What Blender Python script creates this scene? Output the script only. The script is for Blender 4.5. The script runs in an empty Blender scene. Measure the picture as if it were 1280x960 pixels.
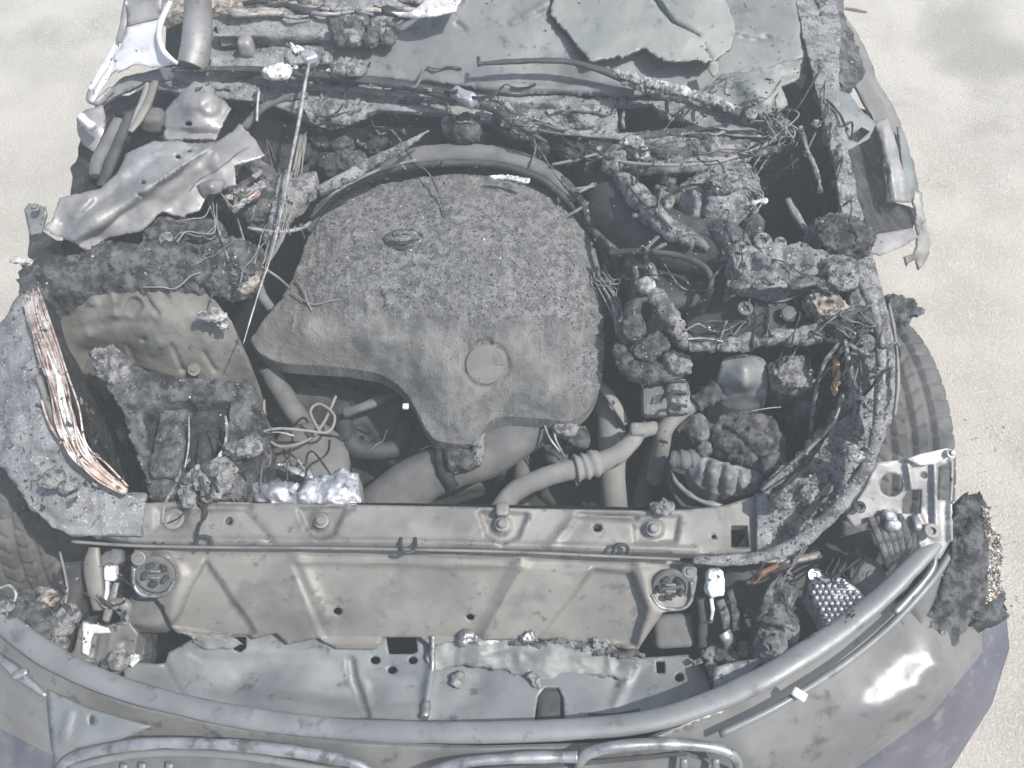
import bpy, math, random
import numpy as np
from mathutils import Vector, Matrix, geometry
from mathutils.bvhtree import BVHTree

# ------------------------------------------------------------------ camera
S = bpy.context.scene
H_CAM, Y_CAM, PITCH, FPX = 1.81, -0.87, math.radians(55), 985.0
cam = bpy.data.cameras.new('camera'); cam_o = bpy.data.objects.new('camera', cam)
S.collection.objects.link(cam_o); S.camera = cam_o
cam_o.location = (0, Y_CAM, H_CAM); cam_o.rotation_euler = (math.pi / 2 - PITCH, 0, 0)
cam.sensor_width = 36; cam.lens = 36 * FPX / 1280; cam.clip_start = 0.02; cam.clip_end = 500

# ------------------------------------------------------------------ light
SUN_EL, SUN_AZ = math.radians(57), math.radians(-22)     # azimuth measured from +X towards +Y
w = bpy.data.worlds.new('World'); S.world = w; w.use_nodes = True
wn = w.node_tree.nodes; wl = w.node_tree.links
sky = wn.new('ShaderNodeTexSky'); sky.sky_type = 'NISHITA'; sky.sun_disc = False
sky.sun_elevation = SUN_EL; sky.sun_rotation = math.pi / 2 - SUN_AZ
sky.air_density = 1.0; sky.dust_density = 3.0; sky.ozone_density = 1.0
wn['Background'].inputs[1].default_value = 0.13
wl.new(sky.outputs[0], wn['Background'].inputs[0])
sd = Vector((math.cos(SUN_EL) * math.cos(SUN_AZ), math.cos(SUN_EL) * math.sin(SUN_AZ), math.sin(SUN_EL)))
sl = bpy.data.lights.new('sun', 'SUN'); sl.energy = 4.0; sl.angle = math.radians(0.6); sl.color = (1, .97, .92)
so = bpy.data.objects.new('sun', sl); S.collection.objects.link(so)
so.rotation_euler = sd.to_track_quat('Z', 'Y').to_euler(); so.location = sd * 6
S.view_settings.view_transform = 'Standard'; S.view_settings.look = 'None'
S.view_settings.gamma = 1; S.view_settings.use_curve_mapping = False
S.view_settings.exposure = 0.52
VEIL = 0.068  # density of the added volume that imitates lens glare

# ------------------------------------------------------------------ pixel -> place
FW = np.array([0, math.cos(PITCH), -math.sin(PITCH)]); UP = np.array([0, math.sin(PITCH), math.cos(PITCH)])
CAM = np.array([0, Y_CAM, H_CAM])
def at(px, py, z):
    px = np.asarray(px, float); py = np.asarray(py, float); z = np.asarray(z, float)
    d = FW + np.stack([(px - 640) / FPX, 0 * px, 0 * px], -1) + ((480 - py) / FPX)[..., None] * UP
    t = (z - H_CAM) / d[..., 2]
    return CAM + d * t[..., None]
def depth(p): return (np.asarray(p) - CAM) @ FW
def mpp(p): return depth(p) / FPX                       # metres per pixel at a point

# ------------------------------------------------------------------ noise
def _hash(i, j, k, s):
    n = (i.astype(np.int64) * 374761393 + j.astype(np.int64) * 668265263 + k.astype(np.int64) * 1274126177 + s * 974711) & 0xffffffff
    n = ((n ^ (n >> 13)) * 1103515245) & 0xffffffff
    n = ((n ^ (n >> 16)) * 2246822519) & 0xffffffff
    return ((n ^ (n >> 15)) & 0xffffff) / float(0x7fffff) - 1.0
def vnoise(P, s=0):
    F = np.floor(P); f = P - F; u = f * f * f * (f * (f * 6 - 15) + 10)
    i, j, k = F[:, 0], F[:, 1], F[:, 2]; r = 0
    for a in (0, 1):
        for b in (0, 1):
            for c in (0, 1):
                wgt = (u[:, 0] if a else 1 - u[:, 0]) * (u[:, 1] if b else 1 - u[:, 1]) * (u[:, 2] if c else 1 - u[:, 2])
                r = r + wgt * _hash(i + a, j + b, k + c, s)
    return r
def fbm(P, fr, oc=4, s=0, gain=.5):
    r = 0; a = 1.0
    for o in range(oc):
        r = r + a * vnoise(P * fr + 17.3 * o, s + o); a *= gain; fr *= 2.07
    return r
def crust(P, fr, oc=4, s=0):                            # lumpy, creviced: charred plastic
    r = 0; a = 1.0
    for o in range(oc):
        r = r + a * (1 - 2.2 * np.abs(vnoise(P * fr + 9.1 * o, s + o))); a *= .56; fr *= 2.1
    return r * .6

# ------------------------------------------------------------------ objects
ORG = {}
def link(name, V, Fc, mat, parent=None, smooth=True, flat_from=None, kind=None, label=None, cat=None, group=None):
    V = np.asarray(V, float); c = (V.min(0) + V.max(0)) / 2
    if parent is None: c[2] = V[:, 2].min()
    me = bpy.data.meshes.new(name)
    me.from_pydata((V - c).tolist(), [], [list(map(int, f)) for f in Fc])
    sm = np.ones(len(me.polygons), bool) if smooth else np.zeros(len(me.polygons), bool)
    if flat_from is not None: sm[flat_from:] = False
    me.polygons.foreach_set('use_smooth', sm); me.update()
    for m in (mat if isinstance(mat, (list, tuple)) else [mat]): me.materials.append(M[m])
    o = bpy.data.objects.new(name, me); S.collection.objects.link(o)
    place(o, c, parent, kind, label, cat, group)
    return o
def place(o, c, parent=None, kind=None, label=None, cat=None, group=None):
    ORG[o.name] = np.array(c, float)
    if parent is not None:
        o.parent = parent; o.location = Vector(np.array(c) - ORG[parent.name])
    else: o.location = Vector(c)
    if kind: o['kind'] = kind
    if label: o['label'] = label
    if cat: o['category'] = cat
    if group: o['group'] = group
def empty(name, c, label=None, cat=None, group=None):
    o = bpy.data.objects.new(name, None); o.empty_display_size = .05; S.collection.objects.link(o)
    place(o, c, None, None, label, cat, group); return o
def tagkw(kw): return {k: kw[k] for k in ('kind', 'label', 'cat', 'group') if k in kw}

# ------------------------------------------------------------------ sheets
def rbf(C, z):
    n = len(C); D = np.linalg.norm(C[:, None] - C[None], axis=2)
    A = np.zeros((n + 3, n + 3)); A[:n, :n] = D + np.eye(n) * 1e-6
    A[:n, n] = 1; A[:n, n + 1:] = C; A[n, :n] = 1; A[n + 1:, :n] = C.T
    sol = np.linalg.solve(A, np.concatenate([z, np.zeros(3)]))
    def f(Q):
        out = np.empty(len(Q))
        for a in range(0, len(Q), 4000):
            q = Q[a:a + 4000]
            out[a:a + 4000] = np.linalg.norm(q[:, None] - C[None], axis=2) @ sol[:n] + sol[n] + q @ sol[n + 1:]
        return out
    return f
def inside(Q, poly):
    poly = np.asarray(poly, float); r = np.zeros(len(Q), bool); x, y = Q[:, 0], Q[:, 1]; j = len(poly) - 1
    for i in range(len(poly)):
        xi, yi = poly[i]; xj, yj = poly[j]
        c = ((yi > y) != (yj > y)) & (x < (xj - xi) * (y - yi) / ((yj - yi) or 1e-9) + xi)
        r ^= c; j = i
    return r
def dist_line(Q, pts, closed=False):
    pts = np.asarray(pts, float); d = np.full(len(Q), 1e9)
    n = len(pts) if closed else len(pts) - 1
    for i in range(n):
        a = pts[i]; b = pts[(i + 1) % len(pts)]; ab = b - a
        t = np.clip(((Q - a) @ ab) / (ab @ ab + 1e-9), 0, 1)
        d = np.minimum(d, np.linalg.norm(Q - a - t[:, None] * ab, axis=1))
    return d
def sstep(x): x = np.clip(x, 0, 1); return x * x * (3 - 2 * x)
def feature(Q, f):
    k = f[0]
    if k == 'poly':                                     # ('poly', pts, height, blur px)
        d = dist_line(Q, f[1], True); d = np.where(inside(Q, f[1]), d, -d)
        return f[2] * sstep(d / f[3] + .5)
    if k == 'line':                                     # ('line', pts, height, half width px)
        return f[2] * np.exp(-(dist_line(Q, f[1]) / f[3]) ** 2)
    if k == 'disc':                                     # ('disc', x, y, r, height, blur)
        d = np.hypot(Q[:, 0] - f[1], Q[:, 1] - f[2]); return f[4] * sstep((f[3] - d) / f[5] + .5)
    if k == 'ring':
        d = np.hypot(Q[:, 0] - f[1], Q[:, 1] - f[2]); return f[4] * np.exp(-((d - f[3]) / f[5]) ** 2)
    return 0
def on_plane(c, nrm, pix):                              # points where the rays of pix meet the plane through c
    p = at(*c); out = []
    for x, y in pix:
        q = at(x, y, 0.) - CAM; t = ((p - CAM) @ nrm) / (q @ nrm); out.append((x, y, float((CAM + q * t)[2])))
    return out
def catmull(P, n):
    P = np.asarray(P, float); out = []
    for i in range(len(P) - 1):
        p0 = P[max(i - 1, 0)]; p1 = P[i]; p2 = P[i + 1]; p3 = P[min(i + 2, len(P) - 1)]
        for t in np.linspace(0, 1, n, endpoint=False):
            out.append(.5 * (2 * p1 + (p2 - p0) * t + (2 * p0 - 5 * p1 + 4 * p2 - p3) * t * t + (3 * p1 - p0 - 3 * p2 + p3) * t ** 3))
    out.append(P[-1]); return np.array(out)
def densify(poly, step, closed=True):
    poly = np.asarray(poly, float); out = []
    n = len(poly) if closed else len(poly) - 1
    for i in range(n):
        a = poly[i]; b = poly[(i + 1) % len(poly)]; m = max(1, int(np.linalg.norm((b - a)[:2]) / step))
        for t in range(m): out.append(a + (b - a) * t / m)
    return np.array(out)
SEED = [0]
def surf(name, parent, mat, outline, inner=(), holes=(), step=8, thick=.004, amp=0, freq=40, jag=0, down=False,
         feats=(), cuts=(), ampf=None, kindn='fbm', round_=False, oct=4, warp=0, wfreq=6, **kw):
    """A sheet traced as (px, py, height in m): its height between the control points is a smooth surface."""
    SEED[0] += 1; sd_ = SEED[0]; rg = np.random.default_rng(sd_)
    O = np.asarray(outline, float)
    if round_: O = catmull(np.vstack([O, O[:1]]), 4)[:-1]
    C = [tuple(p) for p in O] + [tuple(p) for p in inner]; C = np.array(C)
    zf = rbf(C[:, :2], C[:, 2])
    E = densify(O[:, :2], step)
    if jag:
        n1 = rg.normal(0, 1, (len(E), 2)); n2 = np.repeat(rg.normal(0, 1, (len(E) // 4 + 1, 2)), 4, 0)[:len(E)]
        E = E + jag * (.55 * n1 + .6 * n2)
    hs = []
    for h in holes:
        if h[0] == 'c':
            a = np.linspace(0, 2 * math.pi, 15)[:-1]; ry = h[4] if len(h) > 4 else h[3]
            hs.append(np.stack([h[1] + h[3] * np.cos(a), h[2] + ry * np.sin(a)], 1))
        else: hs.append(densify(np.asarray(h, float)[:, :2], step))
    lo = E.min(0); hi = E.max(0)
    gx, gy = np.meshgrid(np.arange(lo[0] + step / 2, hi[0], step), np.arange(lo[1] + step / 2, hi[1], step * .87))
    gx = gx + (np.arange(gx.shape[0]) % 2)[:, None] * step / 2
    G = np.stack([gx.ravel(), gy.ravel()], 1) + rg.uniform(-.12, .12, (gx.size, 2)) * step
    G = G[inside(G, E)]; G = G[dist_line(G, E, True) > step * .45]
    for h in hs: G = G[~inside(G, h)]; G = G[dist_line(G, h, True) > step * .4]
    pts = [Vector(p) for p in E]; edges = [(i, (i + 1) % len(E)) for i in range(len(E))]; b = len(E)
    for h in hs:
        pts += [Vector(p) for p in h]; edges += [(b + i, b + (i + 1) % len(h)) for i in range(len(h))]; b += len(h)
    for c in cuts:
        c = densify(np.asarray(c, float), step * .7, False); c = c[inside(c, E)]; G = G[dist_line(G, c) > step * .45]
        pts += [Vector(p) for p in c]; edges += [(b + i, b + i + 1) for i in range(len(c) - 1)]; b += len(c)
    pts += [Vector(p) for p in G]
    r = geometry.delaunay_2d_cdt(pts, edges, [], 0, 1e-5)
    Q = np.array([(v.x, v.y) for v in r[0]]); T = np.array([f for f in r[2] if len(f) == 3])
    cen = Q[T].mean(1); ok = inside(cen, E)
    for h in hs: ok &= ~inside(cen, h)
    T = T[ok]; used = np.unique(T); rm = np.full(len(Q), -1); rm[used] = np.arange(len(used)); Q = Q[used]; T = rm[T]
    z = zf(Q)
    for f in feats: z = z + feature(Q, f)
    V = at(Q[:, 0], Q[:, 1], z)
    def normals(V):
        n = np.cross(V[T[:, 1]] - V[T[:, 0]], V[T[:, 2]] - V[T[:, 0]]); N = np.zeros_like(V)
        for k in range(3): np.add.at(N, T[:, k], n)
        return N / (np.linalg.norm(N, axis=1)[:, None] + 1e-12)
    N = normals(V)
    if (N * (CAM - V)).sum(1).mean() < 0: T = T[:, ::-1]; N = -N
    if warp: V = V + N * (warp * fbm(V, wfreq, 2, sd_ + 50))[:, None]
    if amp:
        nz = {'fbm': fbm, 'crust': crust}[kindn](V, freq, oct, sd_) * amp
        if ampf is not None: nz = nz * ampf(Q)
        V = V + N * nz[:, None]
    N = normals(V)
    off = np.tile([0, 0, -thick], (len(V), 1)) if down else -N * thick
    B = V + off; n = len(V)
    ed = {}
    for t in T.tolist():
        for a, b in ((t[0], t[1]), (t[1], t[2]), (t[2], t[0])): ed[(a, b)] = 1
    side = [(b, a, a + n, b + n) for (a, b) in ed if (b, a) not in ed]
    faces = T.tolist() + (T[:, ::-1] + n).tolist() + side
    return link(name, np.vstack([V, B]), faces, mat, parent, True, 2 * len(T), **tagkw(kw))

# ------------------------------------------------------------------ tubes
def tube_mesh(P, R, seg=10, amp=0, freq=60, seed=0, flat=1.0, kind='fbm', cap=True):
    P = np.asarray(P, float); R = np.broadcast_to(np.asarray(R, float), (len(P),))
    T = np.gradient(P, axis=0); T /= np.linalg.norm(T, axis=1)[:, None] + 1e-12
    ref = np.array([0, 0, 1.0]) if abs(T[0][2]) < .8 else np.array([0, 1.0, 0])
    U = np.cross(T[0], ref); U /= np.linalg.norm(U); Us = []
    for t in T:
        U = U - t * (U @ t); U /= np.linalg.norm(U) + 1e-12; Us.append(U.copy())
    Us = np.array(Us); W = np.cross(T, Us)
    a = np.linspace(0, 2 * math.pi, seg, endpoint=False)
    dirs = np.cos(a)[None, :, None] * Us[:, None] + flat * np.sin(a)[None, :, None] * W[:, None]
    V = (P[:, None] + dirs * R[:, None, None])
    if amp:
        f = (fbm if kind == 'fbm' else crust)(V.reshape(-1, 3), freq, 3, seed).reshape(len(P), seg)
        V = V + dirs * (f * amp)[..., None]
    n = len(P); V = V.reshape(-1, 3); F = []
    for i in range(n - 1):
        for k in range(seg):
            k2 = (k + 1) % seg; F.append((i * seg + k, i * seg + k2, (i + 1) * seg + k2, (i + 1) * seg + k))
    if cap:
        F.append(tuple(range(seg))[::-1]); F.append(tuple((n - 1) * seg + k for k in range(seg)))
    return V, F
def pathpts(pts, n=6):
    P = np.array([at(p[0], p[1], p[2]) for p in pts]); return catmull(P, n)
def tube(name, parent, mat, pts, r, seg=10, amp=0, freq=60, n=7, flat=1.0, ribs=None, kindn='fbm', **kw):
    """r in pixels (one value or one per point)."""
    SEED[0] += 1
    P0 = np.array([at(*p[:3]) for p in pts]); r = np.broadcast_to(np.asarray(r, float), (len(pts),))
    R0 = r * np.array([mpp(p) for p in P0])
    if kindn == 'crust': n = int(n * 1.7); seg = max(seg, 16)
    P = catmull(P0, n); R = catmull(np.stack([R0, R0, R0], 1), n)[:, 0]
    if kindn == 'crust':
        P = P + np.stack([vnoise(P * 34, SEED[0] + k) for k in range(3)], 1) * R[:, None] * .18
        R = R * (1 + .16 * vnoise(P * 46, SEED[0] + 5) + .12 * vnoise(P * 110, SEED[0] + 6))
    if ribs: R = R * (1 + ribs[1] * (np.sin(np.arange(len(R)) * math.pi * 2 / ribs[0]) > 0))
    V, F = tube_mesh(P, R, seg, amp, freq, SEED[0], flat, kindn)
    return link(name, V, F, mat, parent, True, len(F) - 2, **tagkw(kw))
def strands(name, parent, mat, pts, spread, count, r, n=8, wig=.4, seg=5, **kw):
    """a bundle of bare wires along one path, joined; spread and r in pixels"""
    SEED[0] += 1; rg = np.random.default_rng(SEED[0] + 77); VV = []; FF = []; b = 0
    P0 = np.array([at(*p[:3]) for p in pts]); m = np.mean([mpp(p) for p in P0])
    sp = np.broadcast_to(np.asarray(spread, float), (len(pts),))
    for k in range(count):
        o = rg.normal(0, 1, 3) * .5; 
        Q = P0 + (o[None] + rg.normal(0, wig, (len(pts), 3))) * (sp * m)[:, None] * np.array([1, 1, .6])
        V, F = tube_mesh(catmull(Q, n), r * m * rg.uniform(.7, 1.3), seg)
        VV.append(V); FF += [tuple(i + b for i in f) for f in F]; b += len(V)
    return link(name, np.vstack(VV), FF, mat, parent, True, None, **tagkw(kw))

# ------------------------------------------------------------------ lumps and boxes
def cube_grid(n):
    V = {}; F = []
    def vid(p):
        k = tuple(np.round(p, 5)); return V.setdefault(k, len(V))
    g = np.linspace(-1, 1, n + 1)
    for ax in range(3):
        for sg in (-1, 1):
            for i in range(n):
                for j in range(n):
                    q = []
                    for (a, b) in ((i, j), (i + 1, j), (i + 1, j + 1), (i, j + 1)):
                        p = [0, 0, 0]; p[ax] = sg; p[(ax + 1) % 3] = g[a]; p[(ax + 2) % 3] = g[b]; q.append(vid(p))
                    F.append(q if sg > 0 else q[::-1])
    return np.array(list(V.keys())), F
_CG = {}
def lump_mesh(size, rnd=1.0, n=10, amp=0, freq=30, seed=0, kind='fbm', taper=0, off=np.zeros(3)):
    if n not in _CG: _CG[n] = cube_grid(n)
    c, F = _CG[n]; c = c.copy()
    c = np.sign(c) * np.abs(np.tan(c * math.pi / 4)) if rnd > .6 else c
    inn = np.clip(c, -(1 - rnd), 1 - rnd); d = c - inn; l = np.linalg.norm(d, axis=1)[:, None]
    V = inn + d / np.maximum(l, 1e-9) * rnd
    if taper: V[:, :2] *= (1 - taper * (V[:, 2:3] + 1) / 2)
    V = V * np.asarray(size)
    if amp:
        nn = V / np.asarray(size) ** 2; nn /= np.linalg.norm(nn, axis=1)[:, None] + 1e-9
        W_ = V + off + seed * 1.37; q = (fbm if kind == 'fbm' else crust)(W_, freq, 4, seed) * amp
        if kind == 'crust': q = q * .9 + fbm(W_, freq * .5, 2, seed + 3) * amp * .9 + crust(W_, freq * 3.1, 3, seed + 7) * min(amp * .4, .0026)
        V = V + nn * q[:, None]
    return V, F
def lump(name, parent, mat, c, size, rnd=1.0, n=10, amp=0, freq=30, rot=(0, 0, 0), kindn='fbm', taper=0, **kw):
    """c = (px, py, z of its middle); half sizes in pixels"""
    SEED[0] += 1; p = at(*c); m = mpp(p)
    if kindn == 'crust': n = int(min(30, max(n, max(size) * .9)))
    V, F = lump_mesh(np.array(size, float) * m, rnd, n, amp, freq, SEED[0], kindn, taper)
    R = np.array(Matrix.Rotation(math.radians(rot[2]), 3, 'Z') @ Matrix.Rotation(math.radians(rot[1]), 3, 'Y') @ Matrix.Rotation(math.radians(rot[0]), 3, 'X'))
    V = V @ R.T + p
    return link(name, V, F, mat, parent, rnd > .25, None, **tagkw(kw))
def lathe_mesh(prof, seg=20):
    V = []; F = []; a = np.linspace(0, 2 * math.pi, seg, endpoint=False)
    for r, z in prof:
        for t in a: V.append((r * math.cos(t), r * math.sin(t), z))
    for i in range(len(prof) - 1):
        for k in range(seg):
            k2 = (k + 1) % seg; F.append((i * seg + k, i * seg + k2, (i + 1) * seg + k2, (i + 1) * seg + k))
    F.append(tuple(range(seg))[::-1]); F.append(tuple((len(prof) - 1) * seg + k for k in range(seg)))
    return np.array(V), F
def lathe(name, parent, mat, c, prof, axis=(0, 0, 1), seg=20, amp=0, freq=60, smooth=False, **kw):
    """prof in pixels (radius, height along the axis)"""
    SEED[0] += 1; p = at(*c); m = mpp(p); V, F = lathe_mesh([(max(r, .05) * m, z * m) for r, z in prof], seg)
    if amp: V = V * (1 + amp * fbm(V, freq, 3, SEED[0])[:, None])
    q = np.array(Vector(axis).normalized().to_track_quat('Z', 'Y').to_matrix()); V = V @ q.T + p
    return link(name, V, F, mat, parent, smooth, None, **tagkw(kw))
BOLT = [(0, -3), (7, -3), (7, 0), (4.4, .6), (4.4, 4), (3.2, 5), (0, 5)]
WASHER = [(3.5, 0), (9, 0), (10, 1), (10, 2.5), (9, 3.5), (5, 3.5), (4, 2.5), (4, -2), (0, -2)]
def bolt(parent, c, s=1.0, mat='steel', axis=(0, -.25, 1), name='bolt', prof=BOLT, seg=12): return lathe(name, parent, mat, c, [(r * s, z * s) for r, z in prof], axis, seg)
def wall(name, parent, mat, pts, zb, amp=.004, freq=25, rows=8, close=False, **kw):
    """an upright sheet hanging from a traced edge down to height zb"""
    SEED[0] += 1; P = catmull(np.array([at(*p) for p in pts]), 6); V = []
    for i in range(rows + 1):
        q = P.copy(); q[:, 2] = P[:, 2] + (zb - P[:, 2]) * i / rows; V.append(q)
    n = len(P); V = np.vstack(V); V[:, :2] += np.stack([fbm(V, freq, 3, SEED[0]), fbm(V, freq, 3, SEED[0] + 9)], 1) * amp; F = []
    for i in range(rows):
        for k in range(n - 1): F.append((i * n + k, i * n + k + 1, (i + 1) * n + k + 1, (i + 1) * n + k))
    return link(name, V, F, mat, parent, True, None, **tagkw(kw))

# ------------------------------------------------------------------ materials
M = {}
def mat(name, c1, c2, s1=14, lo=.35, hi=.65, rough=.85, rough2=None, metal=0, bump=.5, bs=180, bd=.004, speck=None, blot=None, fine=None, coat=0, stretch=None):
    m = bpy.data.materials.new(name); m.use_nodes = True; N = m.node_tree.nodes; L = m.node_tree.links; B = N['Principled BSDF']
    tc = N.new('ShaderNodeTexCoord'); vec = tc.outputs['Object']
    if stretch:
        mp = N.new('ShaderNodeMapping'); mp.inputs['Scale'].default_value = stretch; L.new(vec, mp.inputs[0]); vec = mp.outputs[0]
    def noise(sc, det=6, ro=.6, off=0):
        n = N.new('ShaderNodeTexNoise'); n.inputs['Scale'].default_value = sc; n.inputs['Detail'].default_value = det; n.inputs['Roughness'].default_value = ro
        if off:
            a = N.new('ShaderNodeVectorMath'); a.inputs[1].default_value = (off, off * 1.7, -off); L.new(vec, a.inputs[0]); L.new(a.outputs[0], n.inputs['Vector'])
        else: L.new(vec, n.inputs['Vector'])
        return n.outputs['Fac']
    def ramp(f, a, b):
        r = N.new('ShaderNodeMapRange'); r.interpolation_type = 'SMOOTHSTEP'; r.inputs[1].default_value = a; r.inputs[2].default_value = b; L.new(f, r.inputs[0]); return r.outputs[0]
    def mix(f, A, Bc):
        x = N.new('ShaderNodeMix'); x.data_type = 'RGBA'; L.new(f, x.inputs[0])
        for i, v in ((6, A), (7, Bc)):
            if isinstance(v, tuple): x.inputs[i].default_value = (*v, 1)
            else: L.new(v, x.inputs[i])
        return x.outputs[2]
    col = mix(ramp(noise(s1), lo, hi), c1, c2)
    if blot:                                            # (colour, scale, lo, hi)
        col = mix(ramp(noise(blot[1], 4, .6, 3.1), blot[2], blot[3]), col, blot[0])
    if fine:                                            # (colour, scale, lo, hi) fine grain
        col = mix(ramp(noise(fine[1], 3, .7, 5.7), fine[2], fine[3]), col, fine[0])
    if speck:                                           # (colour, scale, lo, hi) flecks, mostly pale ash
        col = mix(ramp(noise(speck[1], 5, .75, 7.9), speck[2], speck[3]), col, speck[0])
    L.new(col, B.inputs['Base Color'])
    if rough2 is None: B.inputs['Roughness'].default_value = rough
    else:
        r = N.new('ShaderNodeMapRange'); r.inputs[3].default_value = rough; r.inputs[4].default_value = rough2; r.inputs[1].default_value = .35; r.inputs[2].default_value = .65
        L.new(noise(s1 * 1.7, 5, .6, 2.2), r.inputs[0]); L.new(r.outputs[0], B.inputs['Roughness'])
    B.inputs['Metallic'].default_value = metal; B.inputs['Coat Weight'].default_value = coat; B.inputs['Coat Roughness'].default_value = .08
    if bump:
        a = noise(bs, 8, .7); bn = N.new('ShaderNodeBump'); bn.inputs['Strength'].default_value = bump; bn.inputs['Distance'].default_value = bd
        L.new(a, bn.inputs['Height']); L.new(bn.outputs[0], B.inputs['Normal'])
    M[name] = m; return m
mat('char', (.024, .026, .028), (.15, .155, .16), 40, .37, .64, .42, .85, bump=1.0, bs=150, bd=.009, speck=((.46, .475, .48), 260, .62, .72), blot=((.22, .227, .232), 20, .56, .72), fine=((.014, .0145, .015), 110, .57, .68))
mat('char_dark', (.010, .0105, .011), (.06, .063, .066), 30, .36, .66, .38, .8, bump=1.0, bs=130, bd=.008, speck=((.28, .29, .295), 240, .67, .75), fine=((.008, .008, .0085), 110, .57, .68))
mat('char_pale', (.085, .088, .091), (.35, .355, .356), 52, .37, .60, .55, .95, bump=1.0, bs=200, bd=.009, speck=((.68, .69, .69), 260, .58, .67), fine=((.028, .029, .03), 130, .57, .66))
mat('crust_ash', (.11, .113, .117), (.27, .274, .277), 60, .36, .62, .95, bump=1.0, bs=200, bd=.009, speck=((.50, .51, .515), 300, .57, .68), fine=((.034, .035, .036), 165, .55, .64), blot=((.17, .173, .18), 14, .5, .7))
mat('cover_ash', (.11, .113, .112), (.225, .226, .218), 26, .35, .65, .92, bump=1.0, bs=340, bd=.005, speck=((.36, .37, .365), 420, .60, .72), fine=((.06, .061, .06), 190, .60, .72), blot=((.155, .15, .138), 10, .5, .7), stretch=(1, .4, 1))
mat('steel', (.15, .149, .142), (.21, .207, .196), 11, .35, .65, .48, .66, .25, .25, 300, .0015, blot=((.115, .115, .112), 8, .54, .72), speck=((.42, .42, .41), 130, .69, .76), fine=((.095, .095, .092), 46, .57, .72))
mat('steel_tan', (.15, .147, .135), (.215, .210, .192), 8, .35, .65, .46, .66, .2, .25, 260, .0015, blot=((.115, .116, .115), 10, .54, .72), speck=((.55, .55, .53), 34, .70, .74), fine=((.10, .099, .094), 40, .57, .72))  # large pale specks: bare metal, and specular highlights put into the colour
mat('steel_blue', (.14, .156, .164), (.205, .22, .226), 9, .35, .65, .48, .66, .2, .25, 240, .0015, blot=((.165, .165, .16), 5, .52, .7), speck=((.48, .5, .5), 120, .69, .76), fine=((.085, .093, .097), 34, .57, .72))
mat('steel_green', (.145, .162, .158), (.215, .232, .226), 9, .35, .65, .45, .6, .2, .4, 90, .003, blot=((.12, .13, .133), 10, .5, .7), speck=((.45, .47, .455), 110, .68, .78))
mat('ashy_steel', (.13, .136, .142), (.28, .29, .297), 24, .36, .64, .5, .8, .1, .8, 210, .005, speck=((.68, .69, .69), 220, .58, .67), fine=((.06, .063, .067), 90, .58, .67), blot=((.24, .248, .255), 9, .5, .66))
mat('debris_sheet', (.20, .20, .203), (.32, .315, .31), 12, .35, .65, .42, .62, .3, .25, 160, .002, blot=((.42, .42, .42), 16, .58, .74), speck=((.12, .12, .12), 190, .72, .82), fine=((.15, .15, .15), 60, .6, .75))
mat('aluminium', (.62, .63, .64), (.76, .76, .76), 20, .4, .7, .38, .55, .2, .2, 200, .001, blot=((.45, .45, .45), 25, .55, .72))
mat('foil', (.5, .51, .53), (.75, .76, .78), 40, .4, .6, .25, .5, .7, .5, 120, .003)
mat('melted_metal', (.30, .32, .345), (.48, .50, .53), 60, .35, .65, .34, .5, .55, .6, 90, .004, fine=((.12, .13, .14), 60, .56, .7))
mat('white_ash', (.45, .46, .46), (.75, .75, .74), 70, .4, .6, .95, bump=.9, bs=200, bd=.004, fine=((.2, .2, .205), 90, .55, .68))
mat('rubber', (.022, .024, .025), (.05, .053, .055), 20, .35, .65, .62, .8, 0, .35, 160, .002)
mat('dusty_rubber', (.085, .088, .09), (.135, .137, .135), 18, .35, .65, .75, .9, 0, .3, 220, .002, speck=((.25, .25, .25), 300, .68, .78))
mat('hose_dust', (.155, .155, .15), (.215, .212, .20), 18, .35, .65, .8, bump=.25, bs=260, bd=.001, speck=((.3, .3, .29), 300, .7, .8))
mat('hollow', (.008, .009, .009), (.024, .026, .026), 12, .35, .65, .95, bump=.6, bs=60, bd=.008)  # near-black: the dark of deep cavities is put into the colour
mat('melt_plastic', (.045, .047, .05), (.17, .175, .18), 50, .36, .64, .28, .6, 0, .8, 130, .006, speck=((.45, .46, .47), 210, .62, .70), fine=((.02, .02, .021), 90, .56, .68))
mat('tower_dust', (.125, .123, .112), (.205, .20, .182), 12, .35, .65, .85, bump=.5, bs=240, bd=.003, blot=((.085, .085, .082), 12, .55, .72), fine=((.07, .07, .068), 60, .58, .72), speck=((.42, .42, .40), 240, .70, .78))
mat('tyre_rubber', (.055, .057, .058), (.115, .117, .116), 18, .35, .65, .85, bump=.5, bs=240, bd=.0015, blot=((.15, .15, .147), 12, .58, .76))
mat('hole_shade', (.018, .018, .019), (.035, .035, .036), 30, rough=.7, bump=.4)  # near-black: shade inside holes and slots put into the colour
mat('glass_grey', (.125, .131, .134), (.19, .195, .196), 6, .35, .65, .40, .6, 0, .3, 60, .003, blot=((.10, .104, .106), 9, .55, .72), speck=((.45, .46, .45), 150, .69, .76), fine=((.085, .088, .09), 40, .57, .72))
mat('glass_green', (.155, .17, .161), (.22, .234, .22), 8, .35, .65, .42, .62, 0, .3, 60, .003, blot=((.27, .284, .268), 12, .6, .75), speck=((.5, .51, .495), 130, .69, .78), fine=((.11, .12, .114), 40, .57, .72))
mat('copper', (.30, .215, .185), (.56, .48, .43), 60, .35, .65, .45, .62, .5, .1, 200, .001, blot=((.64, .61, .58), 26, .50, .64), fine=((.16, .13, .12), 70, .56, .68))
mat('ash_mix', (.16, .163, .168), (.42, .425, .43), 75, .38, .6, .95, bump=1.0, bs=200, bd=.006, blot=((.62, .625, .62), 45, .54, .64), fine=((.06, .062, .065), 120, .58, .68))
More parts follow.
